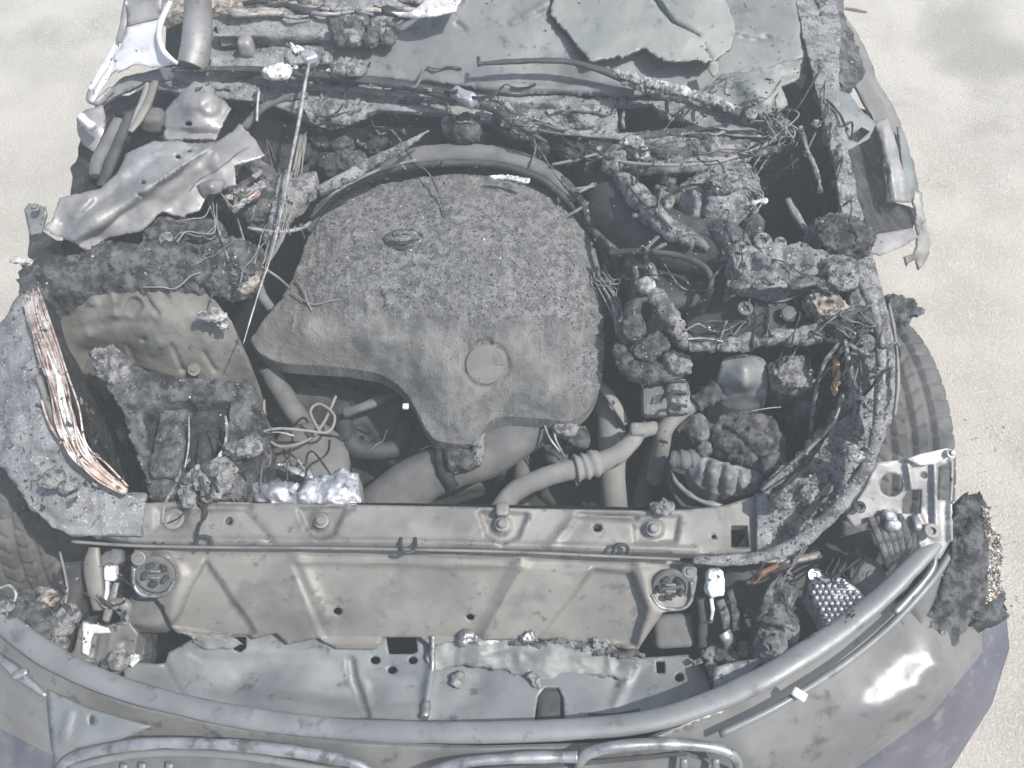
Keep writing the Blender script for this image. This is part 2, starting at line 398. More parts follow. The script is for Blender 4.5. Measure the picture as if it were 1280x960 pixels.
mat('bare_wire', (.20, .207, .21), (.36, .365, .365), 60, .4, .6, .5, metal=.3, bump=.2, bs=200, bd=.001)
mat('foam_orange', (.50, .30, .12), (.62, .46, .26), 90, .4, .6, .95, bump=.8, bs=160, bd=.004)
mat('scorched', (.14, .115, .095), (.40, .37, .33), 80, .4, .6, .9, bump=.8, bs=160, bd=.005, speck=((.75, .74, .7), 180, .62, .72))
mat('rust_red', (.16, .07, .05), (.26, .13, .10), 50, rough=.8, bump=.4)
mat('seal_grey', (.13, .142, .148), (.185, .196, .20), 9, .35, .65, .38, .55, .1, .2, 200, .001, fine=((.095, .10, .104), 30, .55, .72), speck=((.33, .34, .34), 210, .68, .76))
mat('bumper_grey', (.135, .137, .138), (.20, .199, .193), 7, .35, .65, .26, .45, .2, .12, 200, .001, blot=((.165, .16, .145), 5, .5, .7), fine=((.085, .085, .085), 26, .55, .72), speck=((.33, .33, .33), 190, .70, .78))
mat('blue_paint', (.060, .061, .09), (.10, .101, .135), 7, .35, .65, .30, .55, .1, .15, 300, .001, coat=.4, fine=((.15, .15, .155), 30, .50, .74), speck=((.27, .27, .28), 170, .66, .76))
mat('chrome_burnt', (.22, .232, .24), (.38, .39, .395), 24, .35, .65, .28, .5, .6, .2, 200, .001, blot=((.13, .135, .138), 34, .50, .66))
mat('ground', (.44, .415, .362), (.54, .512, .452), 3.4, .35, .65, .95, bump=1.0, bs=150, bd=.008, blot=((.34, .32, .28), 1.6, .54, .74), fine=((.60, .578, .525), 130, .53, .64), speck=((.24, .226, .20), 140, .60, .70))
mat('twig', (.16, .14, .11), (.24, .21, .17), 60, rough=.9, bump=.3)
mat('cap_brown', (.135, .126, .12), (.17, .16, .152), 30, rough=.9, bump=.3, bs=300, bd=.001)
mat('rail_ash', (.11, .114, .118), (.34, .347, .35), 40, .36, .60, .55, .95, bump=1.0, bs=200, bd=.008, speck=((.70, .71, .71), 240, .57, .66), fine=((.032, .033, .034), 100, .58, .68), blot=((.24, .245, .25), 12, .5, .66))
mat('smooth_melt', (.13, .137, .142), (.205, .213, .218), 22, .35, .65, .38, .55, 0, .2, 120, .002, fine=((.09, .094, .098), 50, .57, .72), speck=((.36, .37, .375), 200, .70, .78))
def ground_stain():                                     # dark dried spill on the concrete
    N = M['ground'].node_tree.nodes; L = M['ground'].node_tree.links; B = N['Principled BSDF']; src = B.inputs['Base Color'].links[0].from_socket
    tc = N.new('ShaderNodeTexCoord'); ns = N.new('ShaderNodeTexNoise'); ns.inputs['Scale'].default_value = 3.5; ns.inputs['Detail'].default_value = 6; L.new(tc.outputs['Object'], ns.inputs['Vector'])
    p = at(1225, 55, 0); d = N.new('ShaderNodeVectorMath'); d.operation = 'DISTANCE'; L.new(tc.outputs['Object'], d.inputs[0]); d.inputs[1].default_value = (p[0], p[1] - .3, 0)
    a = N.new('ShaderNodeMath'); a.operation = 'MULTIPLY_ADD'; L.new(ns.outputs['Fac'], a.inputs[0]); a.inputs[1].default_value = .75; L.new(d.outputs['Value'], a.inputs[2])
    r = N.new('ShaderNodeMapRange'); r.interpolation_type = 'SMOOTHSTEP'; r.inputs[1].default_value = .48; r.inputs[2].default_value = .78; r.inputs[3].default_value = .5; r.inputs[4].default_value = 0; L.new(a.outputs[0], r.inputs[0])
    x = N.new('ShaderNodeMix'); x.data_type = 'RGBA'; L.new(r.outputs[0], x.inputs[0]); L.new(src, x.inputs[6]); x.inputs[7].default_value = (.24, .22, .185, 1); L.new(x.outputs[2], B.inputs['Base Color'])
ground_stain()

# ------------------------------------------------------------------ the ground
def ground():
    n = 60; g = np.concatenate([-np.geomspace(12, 1.2, 12), np.linspace(-1.1, 1.1, 40), np.geomspace(1.2, 12, 12)])
    X, Y = np.meshgrid(g, g + .3); V = np.stack([X.ravel(), Y.ravel(), 0 * X.ravel()], 1)
    V[:, 2] = fbm(V * np.array([1, 1, 0]), 1.7, 3, 4) * .006; k = len(g)
    F = [(i * k + j, i * k + j + 1, (i + 1) * k + j + 1, (i + 1) * k + j) for i in range(k - 1) for j in range(k - 1)]
    link('ground', V, F, 'ground', None, True, None, kind='structure')
ground()

# ------------------------------------------------------------------ the car
car = empty('burnt_car', (-.08, .25, 0), 'burnt-out car seen from the front with its bonnet gone and engine bay charred', 'car')

# tub: floor and walls of the engine bay
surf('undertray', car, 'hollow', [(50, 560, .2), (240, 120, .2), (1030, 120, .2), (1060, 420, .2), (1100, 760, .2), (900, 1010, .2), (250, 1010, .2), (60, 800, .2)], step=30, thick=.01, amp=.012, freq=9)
wall('inner_wing', car, 'char_dark', [(1020, 60, .94), (1045, 180, .90), (1062, 270, .87), (1085, 340, .86), (1060, 440, .85), (1040, 540, .82), (960, 622, .75)], .2)
wall('inner_wing', car, 'char_dark', [(140, 140, .90), (80, 300, .86), (60, 380, .84), (75, 450, .83), (98, 530, .80), (160, 612, .74)], .2)
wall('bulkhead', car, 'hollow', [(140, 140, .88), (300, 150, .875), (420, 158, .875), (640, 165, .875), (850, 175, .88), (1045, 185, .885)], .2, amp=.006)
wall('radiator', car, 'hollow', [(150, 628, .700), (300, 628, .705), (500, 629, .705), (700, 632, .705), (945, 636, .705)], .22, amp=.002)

# engine under the cover
lump('engine_block', car, 'char_dark', (560, 400, .50), (165, 150, 120), .3, 16, .010, 18)
surf('intake_manifold', car, 'rubber', [(330, 455, .62), (420, 470, .62), (500, 490, .60), (540, 545, .58), (530, 600, .55), (450, 560, .55), (380, 545, .56), (335, 520, .58)], step=8, thick=.10, down=True, amp=.010, freq=22)

# engine cover
EC = [(313, 425, .735), (330, 400, .75), (352, 372, .765), (370, 340, .775), (385, 300, .785), (392, 265, .79), (420, 243, .80), (470, 232, .81), (520, 224, .815), (580, 220, .82), (640, 222, .815), (685, 235, .805), (712, 262, .795), (735, 295, .785), (748, 335, .775), (752, 380, .765), (755, 430, .755), (753, 470, .74), (740, 505, .725), (715, 526, .71), (680, 524, .71), (640, 521, .71), (614, 526, .705), (602, 542, .70), (598, 555, .695), (570, 555, .69), (545, 550, .69), (533, 537, .695), (518, 508, .71), (500, 484, .72), (475, 468, .725), (440, 461, .725), (390, 457, .725), (350, 453, .725), (325, 441, .725)]
CR = [(385, 290), (392, 255), (520, 215), (650, 214), (720, 262), (762, 360), (762, 440), (756, 490), (738, 478), (722, 432), (680, 412), (640, 404), (590, 412), (540, 395), (480, 392), (430, 372), (385, 372), (365, 345)]
def cover_amp(Q):
    d = dist_line(Q, CR, True); d = np.where(inside(Q, CR), d, -d)
    d = d + 26 * fbm(np.column_stack([Q, 0 * Q[:, 0]]), .028, 4, 3); return .42 + .58 * sstep(d / 26 + .5)
cover = surf('engine_cover', car, ['crust_ash', 'cover_ash'], EC,
    [(450, 290, .825), (560, 270, .845), (660, 290, .83), (430, 360, .815), (560, 350, .835), (680, 370, .815), (380, 415, .775), (460, 425, .785), (560, 430, .79), (680, 440, .785), (570, 500, .745), (680, 490, .755), (540, 470, .765), (720, 330, .80), (420, 275, .812), (570, 535, .712)],
    step=2.4, thick=.028, down=True, amp=.0040, freq=52, kindn='crust', ampf=cover_amp, round_=True, oct=5, warp=.004, wfreq=9,
    feats=[('poly', CR, .004, 30), ('ring', 607, 456, 28, -.005, 2.5), ('ring', 470, 374, 13, .002, 5), ('disc', 470, 374, 11, -.004, 6), ('line', [(560, 260), (640, 330), (745, 345)], .003, 14)],
    label='ash grey engine cover, its rear half crusted and its front smooth')
def two_mats(o, poly):                                  # second material outside the crusted outline
    me = o.data; org = ORG[o.name]; n = len(me.polygons); c = np.empty(n * 3); me.polygons.foreach_get('center', c); c = c.reshape(-1, 3) + org
    d = c - CAM; dd = d @ FW; px = 640 + FPX * d[:, 0] / dd; py = 480 - FPX * (d @ UP) / dd
    Q = np.stack([px, py], 1); dl = dist_line(Q, poly, True); dl = np.where(inside(Q, poly), dl, -dl) + 30 * fbm(c, 22, 5, 5, .62) + np.random.default_rng(2).uniform(-24, 24, n)
    me.polygons.foreach_set('material_index', (dl < 0).astype(np.int32))
two_mats(cover, CR)
def seat(o, px, py, rad):                               # where a pixel meets a finished part, and how that part leans there
    me = o.data; vs = [v.co for v in me.vertices]; t = BVHTree.FromPolygons(vs, [tuple(p.vertices) for p in me.polygons]); H = []
    for k in range(13):
        a = k * 2.4; r = rad * math.sqrt(k / 12); d = Vector(at(px + r * math.cos(a), py + r * math.sin(a), .7) - CAM).normalized()
        h = t.ray_cast(Vector(CAM - ORG[o.name]), d)
        if h[0] is not None: H.append(np.array(h[0]) + ORG[o.name])
    H = np.array(H); c = H.mean(0); n = np.linalg.svd(H - c)[2][2]; return c, n if n[2] > 0 else -n
cc, cn = seat(cover, 607, 456, 40)
lathe('oil_filler_cap', cover, 'cap_brown', (607, 456, float(cc[2])), [(0, -8), (24.5, -8), (24.5, 1.6), (23.5, 2.4), (0, 2.6)], tuple(cn), 36)
V, F = tube_mesh(np.array([at(505 + 24 * math.cos(t), 300 + 11 * math.sin(t), .838) for t in np.linspace(0, 2 * math.pi, 26)]), .0035, 7, .001, 120)
link('emblem_ring', V, F, 'char_dark', cover)
tube('emblem_bar', cover, 'char_dark', [(486, 303, .838), (505, 304, .841), (524, 301, .838)], 3, amp=.001)
tube('emblem_bar', cover, 'char_pale', [(492, 293, .841), (508, 290, .843), (522, 293, .841)], 2.5, amp=.001)

# rubber seal and hoses round the back of the cover
seal = tube('bonnet_seal', car, 'dusty_rubber', [(470, 222, .82), (488, 205, .84), (520, 195, .852), (560, 191, .858), (610, 192, .858), (655, 202, .85), (692, 220, .84), (722, 250, .82)], [6, 12, 13, 13, 13, 12, 10, 7], 12, .0012, 60, 9, .55)
tube('seal_lip', seal, 'rubber', [(385, 290, .80), (412, 252, .815), (455, 225, .83), (500, 210, .845), (560, 204, .85), (620, 206, .85), (672, 222, .84), (708, 250, .82), (740, 290, .79), (765, 340, .76)], 4.5, 10, .001, 60, 9)
tube('vacuum_hose', car, 'char', [(690, 214, .84), (722, 245, .83), (748, 290, .80), (776, 330, .76), (800, 372, .70)], [6, 6, 7, 6, 5], 10, .0025, 90, 8)
tube('coolant_pipe', car, 'dusty_rubber', [(334, 458, .68), (352, 490, .64), (372, 520, .60), (392, 548, .55)], 13, 12, .002, 40)
# ducts in front of the engine
duct = tube('intake_duct', car, 'dusty_rubber', [(690, 520, .66), (650, 540, .645), (605, 568, .635), (560, 584, .625), (515, 606, .60), (470, 655, .55)], [28, 31, 32, 30, 34, 46], 20, .001, 30, 9, .9)
tube('duct_clamp', duct, 'char_dark', [(556, 545, .665), (552, 566, .668), (556, 590, .655), (566, 606, .63)], 9, 8, .003, 90)
lump('clamp_screw', duct, 'char', (578, 572, .672), (20, 15, 11), .5, 8, .004, 90, (0, 0, 20), 'crust')
lump('molten_drip', duct, 'char_pale', (598, 560, .68), (5, 22, 12), .8, 8, .004, 90, (0, 0, -8), 'crust')
hose = tube('radiator_hose', car, 'hose_dust', [(610, 660, .66), (640, 618, .69), (680, 597, .71), (722, 585, .72), (765, 572, .725), (788, 553, .73), (800, 540, .73), (818, 535, .715)], [13, 13, 13, 13, 13, 11, 10, 9], 14, .0006, 60, 9)
tube('corrugated_sleeve', hose, 'hose_dust', [(718, 586, .72), (728, 584, .72), (738, 581, .721), (750, 577, .722)], 15.5, 14, 0, 60, 6, ribs=(6, .16))
lump('hose_tee', hose, 'hose_dust', (797, 538, .742), (10, 8, 8), .6, 6, .002, 60)
tube('water_pipe', car, 'hose_dust', [(740, 480, .68), (760, 515, .67), (765, 560, .65), (765, 600, .62), (770, 660, .55)], [12, 17, 18, 17, 17], 14, .0006, 50)
tube('water_pipe', car, 'dusty_rubber', [(835, 500, .64), (822, 560, .62), (806, 610, .58), (800, 660, .52)], [8, 12, 13, 14], 12, .001, 50)
tube('water_pipe', car, 'dusty_rubber', [(655, 560, .60), (652, 600, .57), (650, 650, .5)], 11, 12, .001, 50)
tube('engine_strap', car, 'hose_dust', [(748, 478, .72), (765, 498, .72), (784, 530, .70)], [5, 7, 5], 8, 0, 50, 8, .35)
tube('oil_pipe', car, 'hose_dust', [(895, 490, .75), (878, 500, .745), (852, 515, .735), (832, 535, .72), (826, 560, .69), (818, 600, .62)], [8, 9, 10, 11, 11, 11], 12, .0006, 60, 8)
tube('pipe_fitting', car, 'char', [(868, 506, .745), (882, 497, .75), (897, 488, .755), (905, 482, .757)], [10, 12, 13, 9], 12, .0025, 80, 8, ribs=(7, .2))
# fan shroud behind the radiator support, left: alternator, pulleys and melted lump
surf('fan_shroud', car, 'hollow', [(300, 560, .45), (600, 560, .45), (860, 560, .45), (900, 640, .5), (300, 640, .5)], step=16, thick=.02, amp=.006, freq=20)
alt = lathe('alternator', car, 'dusty_rubber', (385, 578, .60), [(0, -30), (50, -30), (52, 0), (46, 8), (20, 12), (0, 12)], (0, -.3, 1), 24, .04, 40, True)
lump('alternator_lug', alt, 'foil', (370, 590, .645), (26, 4, 5), .5, 6, .003, 80, (0, 0, -25))
lump('alternator_lug', alt, 'foil', (382, 588, .648), (20, 3, 5), .5, 6, .003, 80, (0, 0, -50))
surf('melted_casting', car, 'melted_metal', [(312, 606, .70), (345, 600, .712), (375, 604, .712), (395, 596, .715), (430, 588, .712), (446, 595, .705), (452, 626, .70), (440, 632, .70), (360, 630, .70), (322, 628, .70)], [(345, 614, .722), (380, 614, .722), (425, 606, .725)], step=3.5, thick=.05, down=True, amp=.006, freq=60, kindn='crust', jag=1.5, label='shiny half melted metal casting behind the radiator support')
lump('engine_mount', car, 'rubber', (470, 500, .56), (40, 26, 30), .5, 10, .008, 30)
tube('coolant_hose', car, 'rubber', [(430, 530, .60), (440, 556, .60), (470, 565, .59), (498, 558, .58), (506, 530, .58), (520, 500, .58)], 11, 12, .002, 40)
tube('coolant_hose', car, 'dusty_rubber', [(432, 516, .62), (450, 510, .63), (480, 498, .63), (505, 488, .62)], 6, 10, .002, 40)
tube('sensor_wire', car, 'hose_dust', [(310, 546, .70), (345, 536, .70), (380, 538, .69), (410, 540, .68), (418, 520, .68), (400, 505, .68), (388, 515, .68), (400, 540, .67)], 2, 6, 0, 60)
tube('sensor_wire', car, 'hose_dust', [(330, 500, .66), (332, 540, .66), (350, 558, .66), (385, 550, .66), (405, 528, .67), (420, 495, .68)], 2, 6, 0, 60)
tube('sensor_wire', car, 'bare_wire', [(318, 545, .69), (345, 540, .69), (368, 545, .68)], 1.4, 6, 0, 60)
for a, b in (((680, 530, .69), (700, 565, .68)), ((690, 528, .69), (706, 572, .66))): tube('lambda_wire', car, 'bare_wire', [a, ((a[0] + b[0]) / 2 - 3, (a[1] + b[1]) / 2, .69), b], 1.6, 6)
lump('injector', car, 'char', (690, 560, .63), (14, 26, 16), .6, 8, .004, 60, (0, 0, 20))
lump('injector', car, 'char_pale', (706, 534, .69), (16, 14, 10), .7, 8, .004, 70, (0, 0, 0), 'crust')
lump('injector', car, 'char', (722, 548, .68), (14, 12, 9), .7, 8, .004, 70, (0, 0, 0), 'crust')
for k, (x, y, z, a, b, c) in enumerate([(640, 590, .52, 26, 20, 30), (580, 610, .46, 40, 20, 30), (560, 640, .45, 36, 20, 20), (700, 620, .47, 26, 22, 24), (420, 600, .50, 34, 26, 30)]):
    lump('engine_bracket', car, 'rubber', (x, y, z), (a, b, c), .4, 8, .006, 30, (0, 0, 17 * k))

# ------------------------------------------------------------------ radiator support beam
RS = [(118, 640, .725), (180, 629, .725), (240, 626, .725), (330, 629, .727), (520, 632, .727), (700, 636, .727), (800, 638, .727), (860, 637, .725), (905, 632, .73), (948, 618, .735), (952, 650, .725), (945, 691, .712), (870, 693, .710), (775, 690, .710), (640, 686, .710), (510, 683, .710), (380, 682, .710), (255, 681, .710), (165, 679, .710), (120, 668, .712)]
beam = surf('radiator_support', car, 'steel', RS, [(255, 655, .724), (400, 655, .724), (628, 660, .724), (817, 664, .724), (510, 655, .724)], step=3.4, thick=.016, down=True,
    holes=[('c', 286, 651, 5, 5), ('c', 747, 660, 6, 5), [(914, 657), (934, 657), (937, 684), (914, 684)], [(118, 640), (135, 638), (131, 664), (114, 664)], ('c', 152, 653, 3, 2.5), ('c', 892, 671, 3, 2.5)],
    feats=[('poly', [(372, 636), (432, 636), (418, 668), (398, 676), (384, 664)], -.009, 3.5), ('poly', [(598, 640), (660, 642), (648, 672), (628, 682), (608, 670)], -.009, 3.5), ('poly', [(790, 645), (850, 645), (845, 678), (795, 678)], -.007, 5), ('poly', [(195, 636), (235, 636), (235, 660), (195, 660)], -.005, 8),
           ('line', [(305, 640), (340, 678)], -.004, 5), ('line', [(720, 645), (690, 682)], .004, 6), ('line', [(160, 674), (510, 677), (870, 687)], .005, 3), ('line', [(248, 634), (312, 634)], -.010, 3), ('line', [(412, 635), (440, 635)], -.008, 2.5), ('line', [(722, 644), (794, 647)], -.010, 3), ('disc', 400, 651, 12, .006, 5), ('disc', 628, 657, 12, .006, 5), ('disc', 817, 661, 12, .006, 5), ('disc', 218, 648, 13, -.006, 6)],
    warp=.0012, wfreq=14, label='grey steel radiator support beam across the front of the bay')
for c in ((402, 651, .727), (628, 655, .727), (817, 661, .727)): bolt(beam, c, 1.35)
lathe('bolt_seat', beam, 'steel', (218, 649, .718), [(0, 0), (13, 0), (13, 1.5), (9, 2), (6, .5), (0, .5)], (0, -.25, 1), 18)
lump('beam_lug', beam, 'steel', (240, 622, .727), (9, 8, 4), .6, 6, .001, 60)
lump('beam_lug', beam, 'steel', (172, 622, .728), (11, 7, 4), .6, 6, .002, 60)
lump('beam_lug', beam, 'steel', (628, 637, .735), (8, 9, 5), .5, 6, .001, 60)
for (x, y, up) in ((255, 680, 1), (510, 681, -1), (776, 690, 1)):
    pts = [(x - 9, y + 8 * up, .716), (x - 9, y - 4 * up, .728), (x - 5, y - 9 * up, .732), (x + 4, y - 9 * up, .732), (x + 9, y - 4 * up, .728), (x + 9, y + 8 * up, .716)]
    tube('catch_loop', beam, 'rubber', pts, 2.4, 8)
tube('release_cable', car, 'steel', [(90, 677, .722), (165, 682, .722), (255, 684, .722), (380, 685, .722), (510, 687, .722), (640, 690, .722), (775, 696, .722), (850, 699, .724)], 2.2, 6)

# ------------------------------------------------------------------ air duct panel below it
SH = [(168, 686, .700), (255, 687, .700), (510, 689, .700), (775, 696, .700), (868, 706, .698), (872, 722, .690), (866, 752, .672), (845, 762, .668), (828, 766, .664), (812, 790, .645), (798, 812, .628), (775, 806, .630), (700, 801, .628), (640, 800, .625), (575, 800, .622), (540, 808, .615), (526, 797, .624), (478, 797, .624), (470, 812, .610), (420, 812, .610), (400, 798, .622), (360, 806, .615), (345, 792, .626), (318, 799, .622), (312, 794, .625), (288, 794, .625), (282, 806, .61), (245, 802, .612), (215, 783, .627), (203, 757, .650), (193, 744, .66), (172, 742, .66), (163, 720, .68)]
duct_panel = surf('air_duct_panel', car, 'steel_tan', SH, [(300, 705, .690), (510, 710, .687), (720, 715, .687), (450, 760, .655), (600, 760, .655)], step=3.6, thick=.004, holes=[('c', 422, 765, 5, 5), ('c', 588, 771, 5, 4)],
    feats=[('poly', [(258, 700), (213, 785), (300, 800), (318, 790)], -.015, 5), ('poly', [(742, 712), (668, 806), (795, 806), (808, 760), (790, 715)], -.013, 6), ('line', [(372, 700), (405, 770)], .006, 10), ('poly', [(365, 705), (650, 710), (600, 800), (405, 800)], -.006, 7),
           ('line', [(650, 705), (605, 790)], .007, 9), ('line', [(800, 705), (815, 765), (800, 800)], .006, 9), ('line', [(200, 690), (226, 720), (214, 770)], .008, 10), ('line', [(190, 694), (520, 697), (850, 708)], -.004, 5), ('disc', 192, 716, 30, -.004, 6), ('disc', 838, 735, 27, -.004, 6)],
    warp=.003, wfreq=11, amp=.0004, freq=40, label='tan heat-stained steel air duct panel with triangular pressings')
def mount(x, y, z, bx, by):
    m = lathe('rubber_mount', duct_panel, 'dusty_rubber', (x, y, z), [(0, -6), (24, -6), (25, 0), (23, 3), (19, 3), (18, 1), (0, 1)], (0, -.75, .65), 24)
    for a in range(5):
        t = a * 1.2566 + .5
        lump('mount_hole', m, 'hole_shade', (x + 14 * math.cos(t), y + 12 * math.sin(t), z + .009 - .006 * math.sin(t)), (5, 3, 3), .4, 4, 0, 1, (50, 0, math.degrees(-t) + 90))  # solid dark lumps stand in for the shaded holes
    for k in (-4, 4): lump('mount_bar', m, 'steel', (x, y + k, z + .010 - k * .0007), (7, 1.6, 2), .4, 4, 0, 1, (50, 0, 0))
    lathe('bolt', m, 'steel', (bx, by, z + .022), [(0, -4), (9, -4), (9.5, 0), (8, 1), (5, 1), (4, 3), (0, 3)], (0, -.6, .8), 18)
    rim = [(x - 26, y - 8, z + .012), (x - 26, y + 14, z - .004), (x - 14, y + 26, z - .012), (x + 12, y + 24, z - .012), (x + 24, y + 8, z)]
    tube('mount_rim', m, 'chrome_burnt', rim if bx < x else [(2 * x - p[0], p[1], p[2]) for p in rim], 2.6, 8)
mount(194, 718, .690, 173, 698); mount(838, 735, .680, 862, 714)

# ------------------------------------------------------------------ lower carrier panel
LC = [(120, 868, .60), (128, 838, .600), (150, 826, .605), (205, 830, .60), (210, 815, .604), (240, 798, .604), (300, 788, .604), (420, 786, .604), (500, 786, .604), (640, 786, .604), (700, 792, .604), (780, 804, .608), (800, 822, .61), (860, 818, .615), (880, 838, .615), (890, 870, .63), (870, 908, .64), (700, 925, .63), (520, 930, .63), (350, 912, .63), (200, 882, .62)]
carrier = surf('bumper_carrier', car, 'steel_blue', LC, [(300, 850, .592), (600, 850, .592), (780, 855, .598), (450, 870, .592)], step=3.6, thick=.006,
    holes=[[(290, 796), (308, 796), (308, 810), (300, 816), (292, 812)], [(482, 794), (520, 794), (522, 814), (516, 817), (486, 817)], ('c', 469, 825, 6, 5), ('c', 516, 825, 6, 5), ('c', 490, 837, 6, 5), [(668, 900), (672, 870), (680, 860), (698, 860), (704, 872), (706, 902)], [(820, 826), (831, 826), (831, 841), (821, 841)], ('c', 849, 846, 6, 6), [(145, 842), (154, 836), (156, 846), (148, 850)]],
    feats=[('line', [(438, 826), (441, 850), (457, 895)], -.014, 4), ('line', [(540, 830), (532, 890)], .010, 6), ('line', [(790, 835), (770, 880)], .008, 7), ('line', [(205, 835), (225, 870)], -.006, 6), ('poly', [(240, 820), (430, 822), (450, 880), (260, 862)], -.008, 20), ('poly', [(460, 850), (530, 850), (525, 882), (465, 882)], -.004, 10)],
    warp=.003, wfreq=12, amp=.0006, freq=40, label='blue grey bumper carrier panel with square cut-outs')
surf('melted_skin', carrier, 'steel_green', [(545, 800, .618), (600, 796, .620), (660, 800, .620), (720, 806, .620), (780, 818, .62), (800, 830, .62), (785, 850, .608), (740, 842, .606), (700, 846, .604), (690, 862, .602), (660, 846, .604), (620, 836, .604), (580, 832, .606), (540, 840, .604), (532, 820, .61)], [(600, 815, .622), (680, 825, .618)], step=4, thick=.003, amp=.003, freq=45, kindn='crust', jag=2, warp=.004, wfreq=20)
tube('solder_run', carrier, 'chrome_burnt', [(541, 795, .628), (540, 830, .608), (536, 860, .604), (530, 898, .62)], [3, 4, 4, 6], 8, .002, 90)
for k, (x, y, z, a, b) in enumerate(((582, 798, .630, 12, 4), (660, 798, .630, 8, 5), (668, 850, .612, 5, 9), (572, 850, .606, 8, 6), (745, 803, .63, 9, 4))): lump('bright_drip', carrier, 'chrome_burnt' if k < 2 else 'steel_green', (x, y, z), (a, b, 2.5), 1, 9, .005, 110, (10, 0, 20 * k), 'crust')
for k, (x0, x1, y) in enumerate(((560, 640, 801), (630, 712, 804), (700, 770, 809), (740, 806, 817))): tube('molten_seam', carrier, ('ash_mix', 'char', 'char_pale', 'char')[k], [(x0, y, .618), (x0 + 20, y - 3, .621), ((x0 + x1) / 2, y + 1, .621), (x1 - 15, y - 2, .621), (x1, y + 3, .616)], [1, 3.4, 3.6, 3, 1], 9, .004, 130, 16, .6, kindn='crust')
surf('blued_scale', carrier, 'steel_blue', [(238, 796, .62), (262, 792, .622), (288, 796, .618), (302, 806, .612), (284, 812, .608), (256, 811, .608), (240, 806, .612)], step=3, thick=.003, warp=.005, wfreq=40, jag=1)
for x0, x1, y in ((333, 366, 900), (398, 438, 905), (470, 510, 905), (543, 580, 905), (735, 800, 893)): tube('carrier_slot', carrier, 'hole_shade', [(x0, y - 4 if x0 < 360 else y, .636), ((x0 + x1) / 2, y, .636), (x1, y + (2 if x0 < 700 else -6), .636)], 1.7, 6)  # solid dark strips stand in for the shade in the slots
lump('tow_eye_plug', car, 'rubber', (688, 884, .60), (17, 22, 8), .6, 8, .001, 40)

# ------------------------------------------------------------------ bumper
GLINT = CAM - at(1130, 850, .625); GLINT = GLINT / np.linalg.norm(GLINT) + np.array(sd); GLINT = GLINT / np.linalg.norm(GLINT)
BU = [(-260, 640, .66), (-120, 720, .66), (0, 790, .655), (80, 842, .655), (160, 880, .655), (300, 912, .655), (450, 930, .655), (600, 936, .655), (800, 930, .655), (900, 885, .66), (980, 843, .665), (1072, 778, .68), (1128, 728, .69), (1172, 680, .69), (1235, 735, .62), (1258, 770, .56), (1262, 810, .52), (1240, 880, .46), (1190, 960, .40), (1060, 1090, .30), (900, 1180, .28), (600, 1230, .27), (250, 1200, .28), (-100, 1060, .30), (-300, 820, .40)]
bumper = surf('bumper', car, ['bumper_grey', 'blue_paint'], BU, on_plane((1130, 850, .625), GLINT, [(1130, 850), (1085, 862), (1175, 832), (1130, 818), (1100, 888), (1165, 800), (1060, 900), (1150, 862), (1110, 835), (1150, 825), (1080, 885), (1120, 880)]) + [(940, 950, .615), (600, 1000, .57), (300, 985, .57), (60, 920, .575), (-100, 820, .58), (1215, 800, .575), (1090, 960, .52), (600, 1100, .42), (20, 960, .53), (-40, 960, .45)], step=6, thick=.005,
    feats=[('line', [(1218, 822), (1160, 892), (1070, 955), (980, 1000)], -.010, 5), ('line', [(-10, 880), (40, 905), (75, 945)], .008, 9), ('line', [(0, 836), (60, 880)], -.012, 8)], warp=.0004, wfreq=8, cuts=[[(1222, 640), (1228, 815), (1166, 892), (1075, 957), (985, 1005), (900, 1100), (300, 1100), (72, 948), (0, 910), (-400, 800)]],
    label='burnt front bumper skin, blue paint left only at its outer corners')
PAINT = [(150, 850), (1180, 560), (1222, 560), (1228, 815), (1166, 892), (1075, 957), (985, 1005), (900, 1100), (300, 1100), (72, 948), (0, 910), (-400, 800), (-400, 400)]
def paint_bumper(o):
    me = o.data; c = np.empty(len(me.polygons) * 3); me.polygons.foreach_get('center', c); c = c.reshape(-1, 3) + ORG[o.name]
    d = c - CAM; dd = d @ FW; Q = np.stack([640 + FPX * d[:, 0] / dd, 480 - FPX * (d @ UP) / dd], 1)
    dl = dist_line(Q, PAINT, True); dl = np.where(inside(Q, PAINT), dl, -dl) ; me.polygons.foreach_set('material_index', (dl < 0).astype(np.int32))
paint_bumper(bumper)
tube('bumper_lip', bumper, 'seal_grey', [(-180, 640, .69), (-60, 735, .69), (0, 775, .69), (60, 818, .688), (140, 856, .686), (250, 886, .684), (380, 907, .682), (520, 915, .68), (660, 914, .68), (800, 903, .682), (900, 873, .69), (985, 830, .70), (1060, 780, .71), (1110, 738, .72), (1150, 698, .725), (1178, 668, .73)], [15, 14, 14, 14, 13, 13, 13, 13, 13, 13, 14, 14, 13, 12, 11, 9], 16, .0008, 20, 8, .42)
tube('bumper_bead', bumper, 'seal_grey', [(900, 918, .668), (980, 878, .675), (1060, 826, .682), (1120, 775, .69), (1165, 725, .70), (1188, 690, .705)], 5, 10, .0004, 20)
tube('trim_strip', bumper, 'chrome_burnt', [(-40, 790, .672), (0, 822, .668), (24, 842, .666), (58, 870, .664)], [5, 5, 6, 3], 8, .001, 40)
lump('trim_clip', bumper, 'chrome_burnt', (26, 842, .672), (9, 5, 4), .5, 5, .001, 60, (0, 0, 20))
lump('white_clip', bumper, 'aluminium', (999, 868, .688), (9, 6, 3), .3, 5, 0, 1, (10, 0, -35))
surf('bumper_ledge', bumper, 'steel_blue', [(60, 862, .664), (110, 885, .662), (190, 908, .660), (150, 925, .652), (95, 935, .645), (70, 960, .63), (62, 915, .648)], step=6, thick=.004, feats=[('line', [(88, 890), (80, 925)], .006, 4)], holes=[('c', 115, 900, 3, 6)], warp=.002, wfreq=20)
